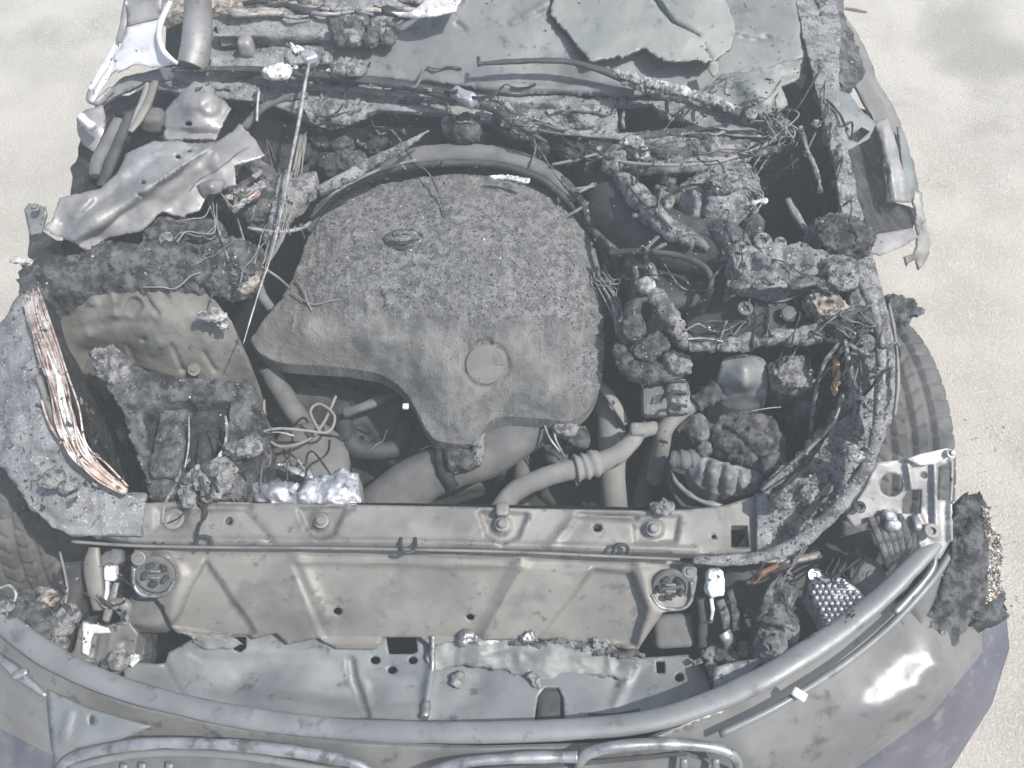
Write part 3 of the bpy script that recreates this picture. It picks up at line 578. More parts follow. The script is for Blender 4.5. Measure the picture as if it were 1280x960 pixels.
# kidney grilles at the very bottom of the picture
def kidney(rim, slats, lab):
    k = tube('grille', car, 'chrome_burnt', rim, [5, 6, 7, 7, 7, 6, 5][:len(rim)], 12, .001, 30, 8, .7, label=lab)
    for (x, y, z) in slats: tube('slat', k, 'seal_grey', [(x, y, z + .012), (x - 3, y + 40, z - .018), (x - 5, y + 80, z - .055)], 5, 8, 0, 1, 4, .5)
    return k
k1 = kidney([(70, 975, .640), (90, 948, .662), (180, 930, .672), (300, 932, .674), (400, 945, .672), (460, 962, .668), (490, 1000, .64)], [(155, 955, .64), (178, 954, .64), (212, 954, .64)], 'left burnt grille surround with bright upper rim')
tube('inner_rim', k1, 'seal_grey', [(85, 960, .655), (180, 942, .664), (300, 945, .665), (420, 965, .66)], 5, 8, 0, 1, 8, .6)
k2 = kidney([(500, 985, .645), (560, 957, .668), (640, 948, .672), (700, 946, .672), (722, 946, .674)], [(700, 968, .64)], 'right burnt grille surround, its outer end standing proud')
tube('outer_rim', k2, 'chrome_burnt', [(722, 962, .655), (732, 944, .680), (765, 934, .69), (820, 930, .69), (875, 932, .69), (910, 940, .685), (922, 955, .67), (924, 985, .64)], [5, 7, 7, 7, 7, 7, 6, 5], 12, .001, 30)
for x in (855, 895): tube('slat', k2, 'seal_grey', [(x, 948, .672), (x - 2, 985, .645), (x - 4, 1030, .598)], 5, 8, 0, 1, 4, .5)
for kk, bo in ((k1, [(85, 962, .635), (180, 942, .645), (300, 944, .648), (420, 962, .645), (470, 1000, .625), (440, 1060, .57), (250, 1075, .56), (110, 1030, .59)]), (k2, [(520, 985, .635), (600, 965, .645), (720, 958, .648), (860, 945, .655), (915, 965, .645), (905, 1030, .59), (760, 1065, .56), (570, 1060, .57)])):
    surf('grille_backing', kk, 'dusty_rubber', bo, step=10, thick=.01)
    tube('lower_rim', kk, 'chrome_burnt', [(x, y, z + .006) for x, y, z in bo[4:]] + [(bo[0][0], bo[0][1] + 10, bo[0][2])], 6, 10, .001, 30)

# ------------------------------------------------------------------ left wing rail
LR = [(-60, 470, .70), (-20, 425, .78), (10, 395, .83), (28, 366, .845), (48, 378, .84), (46, 420, .835), (52, 470, .825), (72, 528, .80), (104, 578, .77), (152, 614, .74), (182, 628, .728), (180, 648, .722), (176, 670, .715), (95, 669, .715), (66, 658, .72), (34, 628, .735), (8, 590, .75), (-20, 560, .74), (-60, 540, .70)]
rail_l = surf('wing_rail', car, 'ashy_steel', LR, [(30, 480, .825), (50, 560, .795), (90, 620, .765), (10, 520, .79), (80, 640, .755)], step=5, thick=.012, amp=.003, freq=45, kindn='crust', warp=.006, wfreq=10, feats=[('line', [(34, 628), (66, 658), (95, 666), (176, 667)], .008, 4), ('line', [(20, 470), (40, 560), (95, 600)], -.006, 10), ('poly', [(112, 600), (112, 666), (125, 666), (125, 610)], -.006, 6)],
    label='ash covered front wing rail beside the copper wires')
lump('rail_lump', rail_l, 'char_pale', (62, 598, .80), (15, 10, 6), .8, 8, .004, 70, (0, 0, 0), 'crust')
lump('rail_lump', rail_l, 'char_pale', (84, 606, .79), (10, 8, 6), .8, 8, .004, 70, (0, 0, 0), 'crust')
tube('rail_edge', rail_l, 'steel', [(48, 470, .838), (62, 512, .825), (80, 552, .808), (104, 586, .785), (130, 606, .768)], 4, 8, .001, 60)
strands('copper_wire_loom', car, 'copper', [(40, 372, .862), (46, 400, .865), (60, 440, .862), (74, 480, .852), (84, 525, .838), (98, 565, .815), (125, 592, .79), (156, 614, .765)], [10, 11, 12, 12, 11, 10, 7, 4], 54, 1.3, wig=.2, label='bundle of bare copper wires on the wing rail')
strands('bright_wire_strands', car, 'white_ash', [(56, 425, .868), (70, 465, .862), (80, 510, .85), (92, 548, .835)], [3, 4, 4, 3], 9, 1.4)
tube('loom_branch', car, 'copper', [(75, 555, .83), (84, 535, .835), (88, 515, .84)], 1.5, 6)
tube('loom_branch', car, 'copper', [(52, 500, .832), (62, 530, .822), (84, 562, .81)], 1.6, 6)

# left strut tower
TW = [(62, 391, .80), (81, 358, .84), (141, 350, .865), (215, 350, .872), (258, 362, .865), (290, 402, .83), (305, 441, .78), (316, 480, .70), (235, 474, .735), (165, 455, .75), (114, 440, .755), (92, 484, .70), (82, 445, .76)]
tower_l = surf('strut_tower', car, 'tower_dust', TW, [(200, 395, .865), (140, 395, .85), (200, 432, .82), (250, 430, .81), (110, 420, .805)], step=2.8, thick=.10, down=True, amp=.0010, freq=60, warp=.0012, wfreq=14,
    feats=[('line', [(178, 365), (198, 392)], -.011, 2.6), ('line', [(203, 358), (210, 372)], -.011, 2.6), ('disc', 168, 383, 11, -.010, 5), ('line', [(215, 432), (228, 462)], -.007, 2.6), ('line', [(255, 440), (268, 462)], -.007, 2.6), ('line', [(160, 432), (168, 450)], -.005, 3), ('disc', 116, 376, 7, .009, 5), ('disc', 180, 424, 4, -.006, 3), ('line', [(98, 410), (140, 402), (190, 402)], -.004, 6), ('line', [(232, 385), (262, 430)], .003, 7), ('line', [(138, 360), (145, 395)], .004, 3)],
    label='dusty tan strut tower dome with pressed ribs')
lathe('tower_bolt', tower_l, 'steel', (243, 462, .765), [(0, -3), (8, -3), (8, 1), (3, 1), (3, 4), (0, 4)], (0, -.5, .8), 14)
lump('ash_patch', tower_l, 'ash_mix', (263, 394, .868), (17, 7, 1), .9, 10, .007, 80, (32, 14, 12), 'crust')
lump('ash_patch', tower_l, 'ash_mix', (278, 404, .85), (10, 5, 1), .9, 8, .006, 80, (32, 20, -30), 'crust')
surf('charred_scuttle_box', car, 'char', [(24, 366, .83), (32, 332, .86), (90, 322, .885), (134, 304, .90), (222, 301, .905), (256, 328, .895), (262, 366, .865), (218, 362, .87), (134, 357, .875), (71, 367, .86), (40, 380, .84)], [(60, 345, .885), (150, 328, .905), (230, 330, .905)], step=3, thick=.06, down=True, amp=.006, freq=55, kindn='crust', jag=2.2, label='charred plastic box ridge above the left strut tower')
lump('burnt_connector', car, 'char', (285, 335, .86), (36, 40, 28), .8, 16, .012, 40, (0, 0, 20), 'crust')
lump('burnt_connector', car, 'scorched', (296, 346, .865), (15, 17, 12), .7, 12, .014, 70, (0, 0, 0), 'crust')
for x, y, r in ((310, 327, 6), (306, 356, 5), (288, 322, 5)): lump('white_connector_bit', car, 'ash_mix', (x, y, .895), (r, r * .8, r * .6), .8, 6, .003, 90, (0, 0, 30))
tube('breather_pipe', car, 'dusty_rubber', [(322, 352, .86), (328, 370, .85), (338, 384, .83)], 6, 8, .001, 60)
tube('bare_cable', car, 'bare_wire', [(310, 285, .88), (345, 290, .88), (375, 286, .86), (388, 278, .84)], 2.4, 8)
tube('bare_cable', car, 'hose_dust', [(318, 328, .87), (345, 345, .85), (362, 360, .80)], 1.8, 6)
tube('bare_cable', car, 'hose_dust', [(388, 272, .82), (420, 240, .835), (470, 214, .845), (520, 200, .86)], 2.2, 8)

# burnt filter box, left of the engine
bx = surf('filter_box', car, 'char', [(114, 443, .80), (144, 434, .81), (170, 458, .805), (215, 472, .80), (300, 477, .79), (318, 487, .78), (317, 540, .76), (306, 622, .73), (250, 628, .72), (190, 622, .72), (172, 570, .75), (152, 505, .785), (128, 474, .795)], (), [[(176, 508), (232, 500), (290, 502), (284, 545), (268, 585), (235, 606), (200, 596), (186, 560)]], step=3, thick=.14, down=True, amp=.006, freq=55, kindn='crust', jag=2, label='charred open filter box beside the engine')
lump('filter_rib', bx, 'char', (218, 552, .735), (17, 52, 20), .4, 12, .003, 60, (8, 0, 3), 'crust')
lump('filter_rib', bx, 'char_dark', (258, 545, .73), (22, 46, 14), .3, 12, .003, 60, (8, 0, -14), 'crust')
surf('filter_floor', bx, 'char_dark', [(170, 500, .735), (295, 495, .735), (290, 610, .70), (180, 610, .70)], step=7, thick=.01, amp=.006, freq=40)
for k, (x, y) in enumerate(((225, 512), (232, 510), (218, 514))): tube('orange_fibre', bx, 'foam_orange', [(x - 14, y + 3, .745), (x, y, .748), (x + 8, y - 5, .748)], 1.6, 5)
surf('box_corner', bx, 'char_pale', [(112, 440, .812), (140, 430, .82), (158, 446, .82), (162, 468, .81), (140, 480, .80), (120, 468, .80)], step=3, thick=.03, down=True, amp=.007, freq=50, kindn='crust', jag=1.5)
for k, (x, y, z, a, b) in enumerate(((248, 600, .755, 18, 12), (278, 588, .76, 14, 16), (272, 612, .75, 18, 8), (300, 560, .775, 10, 22), (236, 616, .745, 16, 7))): lump('melted_fold', bx, 'char_pale', (x, y, z), (a, b, 8), .9, 10, .008, 60, (0, 0, 30 * k), 'crust')
tube('fold_edge', bx, 'ash_mix', [(282, 520, .79), (283, 545, .78), (278, 565, .775), (262, 580, .77), (245, 585, .765)], 2.2, 7, .002, 90)
tube('fold_edge', bx, 'bare_wire', [(236, 520, .77), (236, 555, .765), (231, 585, .76)], 1.2, 6)
lump('ash_clump', car, 'char_pale', (128, 550, .60), (24, 14, 14), .9, 12, .008, 45, (0, 0, 25), 'crust')
surf('wheel_arch_liner', car, 'hollow', [(85, 480, .55), (170, 480, .55), (190, 610, .5), (120, 600, .5)], step=12, thick=.01, amp=.006, freq=20)
lump('junction_box', car, 'char', (325, 250, .84), (38, 44, 26), .5, 14, .010, 40, (0, 0, -20), 'crust')
lump('junction_box', car, 'char', (230, 296, .87), (46, 20, 18), .6, 14, .010, 40, (0, 0, 5), 'crust')
lathe('junction_stud', car, 'char_pale', (208, 298, .905), [(0, -4), (9, -4), (9, 2), (4, 3), (3, 6), (0, 6)], (0, -.2, 1), 12)
strands('pale_wire_loom', car, 'hose_dust', [(378, 170, .86), (370, 215, .87), (358, 255, .875), (345, 300, .87), (330, 330, .86)], [4, 7, 12, 10, 5], 18, 1.0)
surf('singed_loom_wrap', car, 'char_pale', [(350, 218, .882), (395, 215, .872), (392, 238, .868), (368, 262, .872), (345, 290, .88), (330, 298, .88), (338, 262, .885)], step=4, thick=.02, down=True, amp=.004, freq=60, kindn='crust', jag=1.5)
for k, (x, y, m, r) in enumerate(((318, 235, 'white_ash', 35), (312, 246, 'copper', 40), (302, 255, 'white_ash', 40), (296, 238, 'white_ash', 0), (285, 246, 'scorched', 0), (322, 218, 'hose_dust', 45))): lump('singed_scrap', car, 'ash_mix' if m == 'white_ash' else m, (x, y, .905), (13 if k < 3 else 7, 3, 3), .7, 7, .004, 80, (0, 0, -r - 90 if k < 0 else r + 10), 'crust')

# ------------------------------------------------------------------ right wing rail
RR = [(985, -30, .97), (1040, -30, .96), (1050, 40, .945), (1048, 120, .925), (1062, 200, .90), (1075, 260, .885), (1092, 320, .875), (1104, 370, .87), (1116, 410, .865), (1122, 455, .855), (1120, 505, .84), (1110, 540, .82), (1092, 575, .795), (1072, 612, .77), (1040, 648, .745), (985, 690, .715), (960, 694, .712), (952, 655, .728), (950, 620, .74), (975, 596, .76), (1012, 560, .785), (1040, 530, .81), (1053, 495, .83), (1058, 455, .845), (1064, 420, .855), (1062, 380, .862), (1050, 335, .87), (1052, 270, .88), (1040, 200, .895), (1022, 120, .92), (1005, 50, .945)]
rail_r = surf('wing_rail', car, 'rail_ash', RR, [(1085, 480, .865), (1080, 540, .84), (1030, 600, .785), (1075, 340, .885), (1058, 230, .90), (1035, 80, .95)], step=4, thick=.014, amp=.0045, freq=50, kindn='crust', warp=.005, wfreq=11, round_=False,
    feats=[('poly', [(985, 592), (1038, 584), (1050, 610), (1018, 655), (975, 676), (966, 640)], -.014, 10), ('line', [(1053, 495), (1040, 530), (1012, 560), (975, 596), (950, 622)], .006, 4)], label='crusted front wing rail curving past the headlight bay')
for x, y, z, s in ((1010, 614, .79, 12), (980, 624, .775, 11)): lump('rail_nut', rail_r, 'char_pale', (x, y, z), (s, s, s * .7), .9, 9, .004, 70, (0, 0, 0), 'crust')
lump('bare_spot', rail_r, 'ash_mix', (1068, 567, .845), (11, 9, 1.5), .9, 10, .006, 90, (20, 20, 10), 'crust')
tube('rail_edge', rail_r, 'steel', [(1054, 492, .84), (1041, 528, .822), (1014, 558, .797), (983, 586, .77), (952, 614, .748)], 3, 8, .001, 60)
surf('rail_plate', rail_r, 'ashy_steel', [(947, 622, .748), (958, 616, .750), (966, 650, .738), (964, 692, .722), (946, 692, .72)], step=4, thick=.02, down=True, amp=.001)
tube('loom_cable', car, 'rail_ash', [(985, 250, .90), (1010, 290, .895), (1052, 320, .895), (1085, 370, .895), (1099, 421, .89), (1099, 488, .88), (1091, 562, .845), (1066, 609, .805), (1040, 642, .78), (1000, 676, .755), (960, 694, .74), (910, 700, .735), (866, 700, .73)], [4, 5, 5, 6, 6, 6, 8, 9, 9, 9, 8, 7, 5], 10, .0018, 70, 9)
tube('loom_cable', car, 'steel', [(1111, 380, .89), (1120, 430, .88), (1122, 480, .865), (1118, 520, .85)], 2.4, 7, .001)
tube('loom_cable', car, 'char_pale', [(860, 432, .84), (905, 432, .845), (950, 424, .85), (1000, 420, .86), (1045, 412, .872), (1070, 395, .88)], [6, 8, 10, 10, 11, 12], 10, .004, 80, 9, kindn='crust')
tube('loom_cable', car, 'char', [(868, 424, .852), (930, 430, .85), (955, 416, .862), (985, 416, .862), (1010, 428, .858)], 4, 8, .002, 80)
tube('bare_cable', car, 'bare_wire', [(858, 424, .856), (880, 423, .857), (904, 427, .856)], 1.1, 6)
lump('loom_knot', car, 'char', (1058, 408, .88), (24, 18, 14), .8, 12, .008, 60, (0, 0, 0), 'crust')
for pts in ([(1052, 425, .88), (1030, 455, .85), (1018, 500, .80), (1013, 560, .74)], [(1056, 425, .885), (1062, 455, .875), (1068, 480, .868), (1082, 510, .86)], [(1060, 430, .885), (1090, 446, .885)], [(1040, 330, .90), (1058, 350, .90), (1075, 345, .9)]): tube('loom_branch', car, 'char_pale', pts, 2.6, 8, .001, 90)
surf('foam_pocket', car, 'hollow', [(1028, 455, .79), (1055, 432, .82), (1050, 500, .78), (1030, 535, .74), (1012, 560, .70), (1016, 500, .75)], step=6, thick=.02, down=True, amp=.003)
surf('foam_strip', car, 'foam_orange', [(1044, 448, .845), (1051, 452, .85), (1053, 472, .845), (1046, 490, .835), (1041, 482, .83), (1044, 468, .84)], step=3, thick=.012, down=True, amp=.004, freq=70, kindn='crust', jag=1)

# right strut tower
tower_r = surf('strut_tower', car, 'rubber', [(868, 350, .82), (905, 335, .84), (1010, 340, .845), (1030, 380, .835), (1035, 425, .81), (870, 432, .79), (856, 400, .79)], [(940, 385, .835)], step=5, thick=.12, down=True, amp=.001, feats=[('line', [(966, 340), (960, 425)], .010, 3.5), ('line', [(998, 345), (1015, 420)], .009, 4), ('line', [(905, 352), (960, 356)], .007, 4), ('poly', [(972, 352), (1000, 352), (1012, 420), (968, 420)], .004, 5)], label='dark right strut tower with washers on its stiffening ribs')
bolt(tower_r, (931, 386, .842), 1.0, 'dusty_rubber', prof=WASHER, name='washer', seg=16); bolt(tower_r, (913, 365, .87), 1.0, 'melt_plastic', name='tower_stud', prof=[(0, -18), (5, -18), (6, 0), (8, 0), (8, 3), (5, 4), (4, 7), (0, 7)])
lathe('tower_dimple', tower_r, 'dusty_rubber', (986, 392, .842), [(0, 0), (11, 0), (9, 3), (5, 4), (0, 4)], (0, -.3, 1), 16)
surf('charred_tank', car, 'rail_ash', [(912, 318, .90), (945, 306, .91), (1000, 305, .91), (1040, 315, .905), (1050, 335, .895), (1035, 352, .885), (1000, 346, .885), (985, 362, .875), (955, 350, .885), (925, 346, .885)], [(960, 326, .92), (1010, 326, .915)], step=3.5, thick=.045, down=True, amp=.005, freq=50, kindn='crust', jag=1.6, label='flattened charred plastic tank in front of the dark gap')
for k, (x, y, w) in enumerate(((960, 352, 30), (1005, 350, 26), (1035, 350, 24), (930, 352, 22))): tube('melted_fold', car, ('char_pale', 'melt_plastic')[k % 2], [(x - w, y - 2 + 4 * (k % 2), .89), (x - w / 3, y + 5, .892), (x + w / 3, y + 2, .892), (x + w, y + 8, .885)], [3, 8, 6, 2], 10, .003, 60, 10, .7, kindn='crust')
for c, s in (((953, 302, .915), 1.15), ((926, 310, .91), .8), ((975, 304, .912), .8)): bolt(car, c, s, 'char_pale', (0, -.3, 1), 'washer', WASHER, 16)
lump('scorched_block', car, 'scorched', (1030, 384, .86), (14, 22, 14), .5, 10, .008, 60, (0, 0, 10), 'crust')
lump('rail_blob', car, 'char', (1045, 300, .895), (34, 26, 18), .8, 14, .012, 45, (0, 0, 20), 'crust')
lump('rail_blob', car, 'char_pale', (1050, 345, .895), (20, 14, 12), .8, 12, .010, 50, (0, 0, 20), 'crust')

# big dark duct, brake servo and scuttle mess behind it
tube('air_duct', car, 'rubber', [(745, 215, .80), (775, 265, .81), (825, 300, .82), (880, 315, .83), (930, 330, .85)], [30, 40, 42, 38, 26], 18, .004, 25, 9)
tube('duct_ridge', car, 'char_pale', [(776, 218, .87), (795, 245, .885), (818, 268, .89), (840, 288, .885), (868, 306, .88)], [9, 13, 13, 10, 5], 12, .003, 80, 8, kindn='crust')
tube('duct_ridge', car, 'melt_plastic', [(790, 269, .885), (825, 276, .885), (858, 292, .88), (885, 312, .87)], [3, 7, 9, 5], 12, .001, 60)
tube('duct_elbow', car, 'melt_plastic', [(868, 282, .85), (900, 290, .875), (918, 304, .88), (928, 325, .86)], [10, 16, 18, 16], 14, .002, 40)
servo = surf('brake_servo', car, 'rail_ash', [(852, 228, .88), (885, 212, .90), (930, 205, .905), (948, 225, .90), (950, 255, .89), (938, 272, .88), (905, 280, .875), (865, 270, .87), (848, 250, .87)], [(900, 240, .915), (870, 245, .905), (925, 245, .912)], step=3.2, thick=.06, down=True, amp=.005, freq=60, kindn='crust', round_=True, feats=[('line', [(880, 232), (878, 270)], -.010, 4)], label='round charred brake servo below the right wiper')
lump('servo_cap', servo, 'char_pale', (905, 228, .922), (20, 14, 10), .9, 12, .004, 70, (0, 0, 0), 'crust')
lump('servo_spike', servo, 'white_ash', (950, 252, .91), (10, 3, 3), .9, 6, .003, 80, (0, 0, 15))
strands('frayed_wire', servo, 'hose_dust', [(938, 235, .915), (950, 245, .905), (945, 262, .90)], [6, 8, 4], 12, .9)
lump('servo_foot', servo, 'char', (940, 288, .87), (12, 16, 14), .5, 8, .005, 60)
tube('brake_pipe', car, 'rubber', [(762, 316, .85), (800, 314, .868), (840, 318, .87), (872, 328, .868), (888, 345, .86), (886, 370, .845), (876, 390, .82)], 4.2, 9, .0006, 60, 9)
tube('brake_pipe', car, 'char', [(737, 285, .80), (755, 300, .83), (775, 318, .845)], 4, 8, .001)
for a, b in (((807, 312, .88), (823, 296, .89)), ((817, 314, .88), (832, 305, .885))): tube('clip_prong', car, 'dusty_rubber', [a, ((a[0] + b[0]) / 2, (a[1] + b[1]) / 2 - 1, .888), b], 2.6, 7)
lump('battery_side', car, 'rubber', (840, 365, .76), (60, 52, 40), .4, 10, .004, 30, (0, 0, 10))

# wiring lumps between engine and right tower
tube('charred_loom', car, 'char_pale', [(806, 358, .84), (822, 372, .84), (836, 395, .83), (846, 415, .815), (862, 432, .80)], [7, 10, 10, 11, 9], 12, .004, 70, 8, kindn='crust')
tube('charred_loom', car, 'char', [(792, 408, .80), (790, 392, .82), (800, 378, .83), (820, 374, .835)], [14, 9, 6, 5], 10, .004, 70, 8, kindn='crust')
tube('charred_loom', car, 'char', [(792, 330, .83), (796, 350, .83), (794, 372, .82), (788, 386, .81)], [3, 3.5, 6, 8], 8, .002, 70)
tube('purple_sleeve', car, 'melt_plastic', [(806, 322, .84), (813, 335, .84), (816, 352, .835)], [3, 6, 8], 9, .001)
lump('ash_tip', car, 'ash_mix', (808, 356, .855), (9, 7, 5), .8, 7, .003, 80, (0, 0, 30), 'crust')
lump('charred_plug', car, 'char', (790, 410, .81), (14, 18, 12), .8, 10, .006, 60, (0, 0, 0), 'crust')
lump('charred_plug', car, 'char', (812, 436, .80), (22, 12, 12), .7, 12, .006, 60, (0, 0, 35), 'crust')
tube('charred_loom', car, 'char', [(772, 432, .79), (782, 452, .79), (800, 466, .785), (825, 466, .785), (848, 456, .79)], [5, 10, 13, 14, 12], 12, .006, 60, 8, kindn='crust')
lump('charred_plug', car, 'char_pale', (849, 455, .80), (14, 12, 10), .7, 10, .005, 70, (0, 0, 0), 'crust')
strands('fine_wires', car, 'hose_dust', [(750, 352, .79), (764, 372, .79), (772, 395, .785), (776, 418, .78)], [6, 6, 6, 5], 12, 1.0)
strands('frayed_wire', car, 'hose_dust', [(748, 335, .80), (755, 348, .80), (768, 352, .79)], [6, 9, 7], 14, .7)
lump('fuse_carrier', car, 'dusty_rubber', (818, 502, .745), (16, 20, 10), .25, 6, .001, 40, (20, 0, -2))
lump('fuse_carrier', car, 'char_pale', (847, 497, .755), (14, 22, 9), .4, 10, .003, 60, (20, 0, 2), 'crust')
for dy in (478, 492, 508): tube('carrier_wire', car, 'rubber', [(834, dy + 6, .77), (842, dy - 2, .778), (858, dy, .77)], 2.2, 7)
tube('carrier_bar', car, 'dusty_rubber', [(805, 519, .735), (830, 518, .735), (848, 516, .735)], 4, 8)
for (a, b) in (((700, 275, .80), (738, 252, .83)), ((720, 236, .85), (747, 231, .85)), ((724, 240, .85), (742, 229, .85)), ((690, 206, .86), (748, 192, .87))): tube('thin_wire', car, 'hose_dust', [a, ((a[0] + b[0]) / 2, (a[1] + b[1]) / 2 + 1, (a[2] + b[2]) / 2 + .004), b], 2, 6)

# pump, reservoirs and melted lid at the front right
res = surf('fluid_reservoir', car, 'smooth_melt', [(900, 462, .80), (905, 448, .81), (930, 443, .815), (955, 449, .81), (960, 470, .80), (958, 495, .77), (952, 508, .74), (925, 512, .735), (902, 505, .74), (896, 485, .77)], [(930, 460, .822), (930, 482, .805), (928, 492, .775)], step=4, thick=.09, down=True, amp=.0010, freq=30, round_=True, feats=[('line', [(898, 484), (925, 490), (958, 486)], -.006, 4)], label='smooth grey half melted fluid reservoir')
cap = lathe('crumbled_cap', car, 'char_pale', (988, 470, .79), [(0, -50), (24, -50), (25, -10), (27, -8), (28, 4), (24, 12), (14, 17), (0, 18)], (0, -.15, 1), 26, .09, 70, True)
lump('cap_body', cap, 'melt_plastic', (1004, 508, .73), (18, 24, 30), .6, 10, .002, 40)
lump('cap_crust', cap, 'char_pale', (989, 466, .81), (25, 22, 12), .9, 14, .006, 80, (0, 0, 0), 'crust')
lid = lathe('reservoir_lid', car, 'rubber', (912, 585, .66), [(0, -20), (80, -20), (82, -2), (80, 5), (76, 5), (72, -1), (40, 0), (0, 3)], (-.05, -.28, 1), 40)
surf('melted_top', lid, 'char', [(890, 535, .745), (905, 518, .755), (940, 515, .758), (965, 522, .752), (980, 548, .74), (982, 575, .725), (965, 592, .715), (945, 588, .722), (930, 578, .728), (905, 572, .73), (893, 560, .735)], [(930, 545, .772), (955, 555, .762), (910, 550, .760)], step=2.2, thick=.05, down=True, amp=.0032, freq=75, kindn='crust', round_=True, oct=5, feats=[('line', [(905, 535), (930, 550), (950, 575)], -.008, 4), ('line', [(925, 525), (955, 545), (972, 560)], .006, 5), ('line', [(900, 552), (915, 565)], .006, 5), ('line', [(940, 530), (935, 560), (925, 572)], .005, 4)])
for k, (x, y, z, a, b) in enumerate(((872, 536, .735, 12, 18), (880, 562, .73, 10, 8), (966, 578, .735, 15, 12))): lump('melted_lobe', lid, 'melt_plastic', (x, y, z), (a, b, 12), .9, 12, .003, 50, (0, 0, 25 * k), 'crust')
surf('melted_skirt', lid, 'smooth_melt', [(860, 582, .715), (878, 570, .728), (905, 578, .73), (940, 586, .722), (960, 598, .71), (952, 612, .70), (926, 620, .70), (900, 618, .70), (876, 610, .70), (864, 596, .705)], [(885, 590, .738), (910, 598, .735), (935, 602, .725)], step=2.6, thick=.03, down=True, amp=.003, freq=55, kindn='crust', round_=True, feats=[('line', [(884, 580), (880, 606)], -.012, 4), ('line', [(902, 585), (900, 614)], -.010, 4), ('line', [(922, 590), (920, 616)], -.010, 4), ('line', [(940, 592), (938, 612)], -.008, 3)])
tube('lid_spout', lid, 'dusty_rubber', [(838, 574, .715), (850, 575, .718), (862, 573, .72), (872, 572, .72)], [9, 11, 11, 9], 12, .001, 60, 8, ribs=(8, .18))
tube('lid_rim', lid, 'smooth_melt', [(838, 588, .69), (850, 608, .688), (872, 624, .686), (905, 633, .685), (940, 628, .688)], [2, 3, 3.4, 3, 2], 12, .002, 50)
tube('bare_cable', car, 'bare_wire', [(938, 514, .776), (962, 510, .78), (976, 509, .77)], .9, 6)
lump('rivet', car, 'char_pale', (826, 634, .738), (11, 6, 5), .8, 8, .005, 90, (0, 0, 0), 'crust')

# ------------------------------------------------------------------ right headlight bay
hl = surf('headlight', car, 'rubber', [(905, 705, .60), (990, 690, .62), (1095, 660, .64), (1120, 700, .64), (1050, 790, .60), (960, 850, .57), (890, 850, .57), (880, 760, .58)], step=9, thick=.02, amp=.004, freq=30, warp=.006, wfreq=12, label='burnt out right headlight with melted reflector and honeycomb heat sink')
sink = surf('heat_sink', hl, 'melted_metal', [(1012, 722, .71), (1030, 716, .715), (1055, 724, .712), (1080, 745, .70), (1078, 762, .69), (1050, 775, .685), (1036, 785, .68), (1022, 762, .69), (1011, 742, .70)], [(1045, 748, .712)], step=4, thick=.03, down=True, amp=.0008, freq=60, round_=True)
k = 0
for j in range(9):
    for i in range(10):
        x = 1012 + i * 7.6 + (j % 2) * 3.8; y = 719 + j * 7.2
        if inside(np.array([[x, y]]), [(1014, 724), (1030, 718), (1054, 726), (1078, 747), (1074, 761), (1046, 773), (1036, 781), (1024, 760), (1013, 742)])[0]:
            lump('sink_pin', sink, 'melted_metal', (x, y, .719 - .00035 * (y - 720) - .0001 * abs(x - 1040)), (2.9, 2.9, 5), .7, 4, .0008, 90)
lathe('sink_ear', sink, 'chrome_burnt', (1018, 719, .722), [(0, -3), (8, -3), (8, 1), (4, 1), (3, -1), (0, -1)], (0, -.3, 1), 14)
lathe('lamp_cap', hl, 'dusty_rubber', (1086, 722, .68), [(0, -8), (24, -8), (24, 0), (16, 6), (8, 7), (7, 9), (0, 9)], (.1, -.3, 1), 22)
ref = surf('melted_reflector', hl, 'melt_plastic', [(972, 722, .72), (985, 712, .725), (998, 735, .715), (992, 760, .70), (1000, 790, .675), (985, 812, .66), (955, 815, .655), (945, 795, .66), (952, 760, .69), (960, 735, .71)], [(970, 770, .70), (968, 795, .685)], step=3.4, thick=.05, down=True, amp=.008, freq=45, kindn='crust', round_=True)
lump('reflector_knob', ref, 'melt_plastic', (962, 805, .69), (16, 14, 12), .9, 10, .006, 60, (0, 0, 0), 'crust')
tube('reflector_rib', ref, 'melt_plastic', [(955, 775, .705), (975, 778, .712), (992, 786, .70)], 4, 8, .002, 80)
tube('reflector_rib', ref, 'char_pale', [(990, 740, .73), (984, 752, .725)], 3, 8, .001)
lump('white_housing', hl, 'aluminium', (893, 727, .695), (11, 17, 9), .6, 10, .003, 60, (30, 0, 3), 'crust')
for (a, b, r, m) in (((889, 748, .68), (888, 778, .655), 2.5, 'aluminium'), ((900, 750, .68), (908, 785, .655), 6, 'melt_plastic'), ((912, 738, .69), (920, 790, .65), 5, 'char'), ((905, 790, .66), (912, 808, .64), 9, 'chrome_burnt'), ((876, 745, .67), (878, 812, .62), 6, 'rubber')): tube('lamp_bracket', hl, m, [a, ((a[0] + b[0]) / 2 + 2, (a[1] + b[1]) / 2, (a[2] + b[2]) / 2 + .006), b], r, 8, .0015, 70, 7, .5)
tube('red_wire', hl, 'rust_red', [(940, 728, .69), (950, 718, .70), (962, 712, .705), (972, 708, .705)], 3.5, 8, .002)
lump('lamp_knob', hl, 'char', (900, 815, .63), (12, 8, 7), .8, 8, .004, 70, (0, 0, 0), 'crust')
for k, (x, y, s) in enumerate(((884, 818, 8), (915, 822, 9), (930, 812, 8), (890, 835, 7), (872, 828, 6))): lump('melted_bulb', hl, 'char_pale', (x, y, .635), (s, s * .8, s * .7), .9, 7, .004, 80, (0, 0, 40 * k), 'crust')
lump('radiator_end', car, 'dusty_rubber', (838, 788, .60), (24, 20, 22), .35, 8, .002, 30, (20, 0, 4))
surf('corner_plate', car, 'steel_blue', [(892, 834, .665), (925, 826, .67), (955, 822, .675), (930, 848, .667), (892, 862, .66)], step=4, thick=.004, amp=.003, freq=70, kindn='crust')
